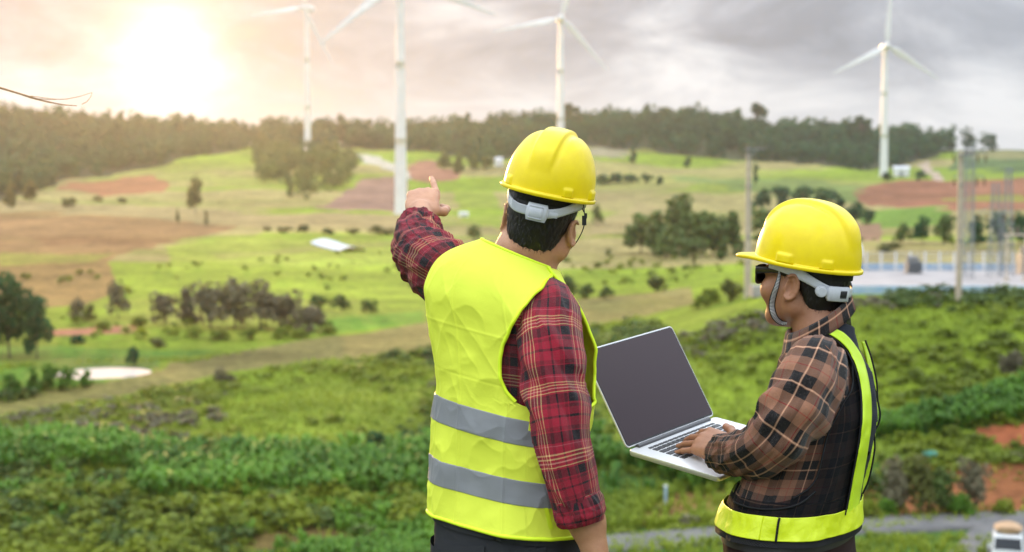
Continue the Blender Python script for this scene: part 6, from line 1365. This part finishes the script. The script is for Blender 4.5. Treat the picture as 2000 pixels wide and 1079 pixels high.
    GR, uvR = sleeve(pR, 90, 160, disp=dL); shirt.grid(GR - org, uvR); so_ = shirt.build('shirt', M_plbrn, body, uv=True)
    # collar: folded band around the neck
    col = MB(); tc_ = np.linspace(math.radians(-262), math.radians(84), 160); Gc = []
    for tt in tc_:
        fr = max(0., math.sin(tt)); pt = [] 
        for s_, (q_, o_) in enumerate(((648, .000), (636, .0015), (624 , .003), (612, .005), (606, .008), (608, .012), (620, .015), (634, .018), (648, .022))):
            low = 0 if s_ < 6 else (s_ - 5) * 5 * fr; pt.append(T(np.array(640. if q_ > 640 else 640.), np.array(tt), o_) + W([0, 0, (640 - q_ - low) * .82 * zc * k]) + (-f * .004 * 0))
        Gc.append(pt)
    Gc = np.array(Gc); col.grid(Gc.transpose(1, 0, 2) - org, np.stack(np.meshgrid(tc_ * .075 + .02, np.linspace(0, .075, 9)), -1)); co = col.build('collar', M_plbrn, so_, uv=True); sm = co.modifiers.new('thickness', 'SOLIDIFY'); sm.thickness = .0015
    bt = bvh_of([torso_g, GL])
    # shoulder seam line and cuff seam
    mb = MB(); cord(mb, [on_surf(bt, u, v, .001) - org for u, v in ((1612, 676), (1626, 692), (1634, 715), (1637, 740), (1636, 762))], .0006, 6); mb.build('shoulder_seam', M_plbrn, so_)
    # ---- vest
    tb = bvh_of([T(QG, TH, .006)]); all_b = bvh_of([T(QG, TH, .006)])
    ue = np.array([(640, 1640), (660, 1648), (700, 1660), (740, 1664), (780, 1640), (820, 1618), (860, 1606), (900, 1596), (915, 1586), (930, 1568), (943, 1540), (952, 1500)], float)
    qs = np.linspace(640, 952, 120); eth = np.array([T.theta_for(q, u, -238, -66, .008) for q, u in zip(qs, np.interp(qs, ue[:, 0], ue[:, 1]))]); t = np.linspace(0, 1, 120)
    vth = lambda q: T.theta_for(q, 1500, -238, -66, .008)
    # orientation of the ring: -90 deg is the back; the left (near) side is 180 deg
    near = eth; far = np.full(len(qs), math.radians(-20)); TB = near[:, None] * (1 - t) + far[:, None] * t; QB = qs[:, None] * np.ones(120); vest = MB()
    va = lambda Q, TT: (fbm(TT * 3.5, Q * .016, 3, 3) * .006 + crease(TT * .8, Q * .006 + TT * .9, 5, 1., 2) * .003) * np.clip((Q - 650) / 60, 0, 1)
    GB = folded(T(QB, TB, .010), -va(QB, TB)); vest.grid(GB - org, np.stack([TB * .17, QB * .00124], -1))
    ql = np.linspace(948, 990, 30); QL, TL = np.meshgrid(ql, np.linspace(-np.pi, np.pi, 260), indexing='ij'); GM = folded(T(QL, TL, .011), -va(QL, TL)); vest.grid(GM - org, np.stack([TL * .17, QL * .00124], -1)); vo = vest.build('safety_vest', M_meshcl, body, uv=True)
    # front edges and trims in black
    mb = MB(); ed = folded(T(QB, TB, .012), -va(QB, TB))[:, 0]; cord(mb, ed[::6] - org, .0022, 8, 160)
    trim = [(1414, 945), (1422, 965), (1440, 984), (1475, 995), (1520, 996), (1560, 985), (1590, 960)]; cord(mb, [on_surf(all_b, u, v, .006) - org for u, v in trim], .0026, 8, 60); cord(mb, [on_surf(all_b, u, v, .004, 3.28) - org for u, v in ((1412, 930), (1414, 960), (1416, 1005))], .0026, 8, 30)
    mb.build('edge_binding', M_blackcl, vo)
    QV, TV_ = np.meshgrid(np.linspace(632, 1062, 210), th, indexing='ij'); vb = bvh_of([folded(T(QV, TV_, .012), -va(QV, TV_))])
    def tape(top, bot, m_, off, nm, mm=70, nn=8, par=vo, th_=.0012):
        g = strip_on(vb, top, bot, mm, nn, off); a = MB(); L = np.linalg.norm(g[0, 0] - g[-1, 0]); a.grid(g - org, np.stack(np.meshgrid(np.linspace(0, .03, nn), np.linspace(0, L, mm)), -1)); o = a.build(nm, m_, par, uv=True); so2 = o.modifiers.new('thickness', 'SOLIDIFY'); so2.thickness = th_; so2.offset = 0; return g
    # navy band over the shoulder and down the spine
    tape([(1598, 640), (1640, 660), (1668, 700), (1682, 760), (1686, 810), (1682, 860), (1672, 920), (1664, 970), (1656, 1008)], [(1640, 632), (1664, 640), (1682, 670), (1698, 720), (1708, 780), (1710, 830), (1702, 880), (1692, 940), (1680, 1008)], M_navy, .004, 'back_band', 90, 14)
    tape([(1584, 648), (1618, 656), (1650, 684), (1668, 722), (1678, 770), (1679, 820), (1673, 870), (1663, 920), (1655, 965), (1647, 1008)], [(1602, 637), (1640, 650), (1668, 682), (1684, 716), (1694, 768), (1696, 820), (1690, 870), (1681, 925), (1674, 968), (1670, 1008)], M_lime, .0075, 'lime_stripe', 90, 8)
    mb = MB(); cord(mb, [on_surf(vb, u, v, .008) - org for u, v in ((1580, 650), (1616, 660), (1646, 687), (1665, 724), (1675, 770), (1676, 820), (1670, 870), (1660, 920), (1652, 965), (1644, 1005))], .0022, 8, 90); cord(mb, [on_surf(vb, u, v, .008) - org for u, v in ((1692, 880), (1690, 930), (1682, 970), (1676, 1000))], .0020, 8, 40); mb.build('stripe_binding', M_blackcl, vo)
    # loose right half of the back standing off the body
    def flap(L_, R_, z0, m_, nm):
        A = cr_spline(L_, 80); B = cr_spline(R_, 80); G = [];
        for i in range(80):
            G.append([P(A[i][0] + (B[i][0] - A[i][0]) * s_, A[i][1] + (B[i][1] - A[i][1]) * s_, z0 + .02 * s_ + .004 * math.sin(i * .2)) for s_ in np.linspace(0, 1, 8)])
        G = np.array(G); a = MB(); a.grid(G - org, np.stack(np.meshgrid(np.linspace(0, .03, 8), np.linspace(0, .4, 80)), -1)); o = a.build(nm, m_, vo, uv=True); s2 = o.modifiers.new('thickness', 'SOLIDIFY'); s2.thickness = .003; return G
    g1 = flap([(1682, 668), (1694, 712), (1700, 760), (1704, 800), (1703, 830), (1698, 860)], [(1690, 668), (1704, 712), (1711, 752), (1712, 790), (1712, 820), (1706, 848)], 3.34, M_lime, 'lime_stripe'); g2 = flap([(1700, 850), (1694, 890), (1682, 940), (1676, 975), (1670, 1008)], [(1708, 846), (1704, 890), (1694, 935), (1680, 968), (1674, 1008)], 3.34, M_lime, 'lime_stripe')
    mb = MB(); cord(mb, [P(u, v, 3.34) - org for u, v in ((1690, 665), (1702, 700), (1712, 745), (1714, 780), (1719, 808), (1716, 828), (1708, 845), (1708, 880), (1697, 936), (1680, 975))], .0022, 8, 120); mb.build('flap_binding', M_blackcl, vo)
    # belt
    qb0, qb1 = T.q_at(1540, 1012, .018, -238, -66), T.q_at(1540, 1059, .018, -238, -66); QS, TS = np.meshgrid(np.linspace(qb0, qb1, 30), np.linspace(-np.pi, np.pi, 400), indexing='ij'); bl = lambda Q, TT: va(Q, TT) + .004 * np.sin(TT * 7) * np.clip((Q - qb0) / 40, 0, 1) + (Q - qb0) * .0001; Gb = folded(T(QS, TS, .018), -bl(QS, TS)); a = MB(); a.grid(Gb - org, np.stack([TS * .17, QS * .00124], -1)); o = a.build('lime_belt', M_limeY, vo, uv=True); s2 = o.modifiers.new('thickness', 'SOLIDIFY'); s2.thickness = .0015
    QS2, TS2 = np.meshgrid(np.linspace(qb1 - 4, qb1 + 12, 8), np.linspace(-np.pi, np.pi, 200), indexing='ij'); a = MB(); a.grid(folded(T(QS2, TS2, .016), -bl(QS2, TS2)) - org, np.stack([TS2 * .17, QS2 * .00124], -1)); a.build('belt_hem', M_blackcl, vo, uv=True)
    bb = bvh_of([Gb]); mb = MB(); tb_ = T.theta_for(qb0, 1522, -238, -66, .018); qq_ = np.linspace(qb0, qb1, 9); cord(mb, folded(T(qq_[:, None] * np.ones(3), tb_ + np.array([-.01, 0, .01])[None] * np.ones((9, 1)), .0205), -bl(qq_[:, None] * np.ones(3), tb_ + np.array([-.01, 0, .01])[None] * np.ones((9, 1))))[:, 1] - org, .0026, 8, 20); mb.build('belt_buckle', M_blackcl, vo); mb = MB(); cord(mb, [on_surf(bb, u, v, .001) - org for u, v in ((1664, 1052), (1672, 1054), (1674, 1060))], .003, 8, 8); mb.build('hem_tag', M_blackcl, vo)
    tr = trousers(T, 1000, .5, feet, hips, M_maroon, body, org, (.10, .078, .066)); a = MB(); QW, TW = np.meshgrid(np.linspace(qb1 - 8, qb1 + 26, 10), th, indexing='ij'); a.grid(T(QW, TW, .008) - org, np.stack([TW * .17, QW * .0012], -1)); a.build('belt', M_shoe, tr, uv=True)
    for ft in feet: shoe(ft, f, M_shoe, body, org)
man_right()
# ------------------------------------------------------------------ the air between here and the ridge
def haze():
    b = MB(); b.box((0, 0, 60), (2840, 2840, 330)); hm = bpy.data.materials.new('haze'); hm.use_nodes = True; t = NT(hm.node_tree); t.N.remove(t.N['Principled BSDF'])
    v = t.n('ShaderNodeVolumePrincipled'); v.inputs['Color'].default_value = (.90, .93, 1.0, 1); v.inputs['Density'].default_value = HAZE_D; v.inputs['Anisotropy'].default_value = .72
    t.L.new(v.outputs[0], t.N['Material Output'].inputs['Volume']); o = b.build('haze', hm, smooth=False); tag(o, 'thin warm haze lying over the valley', kind='stuff')
haze()
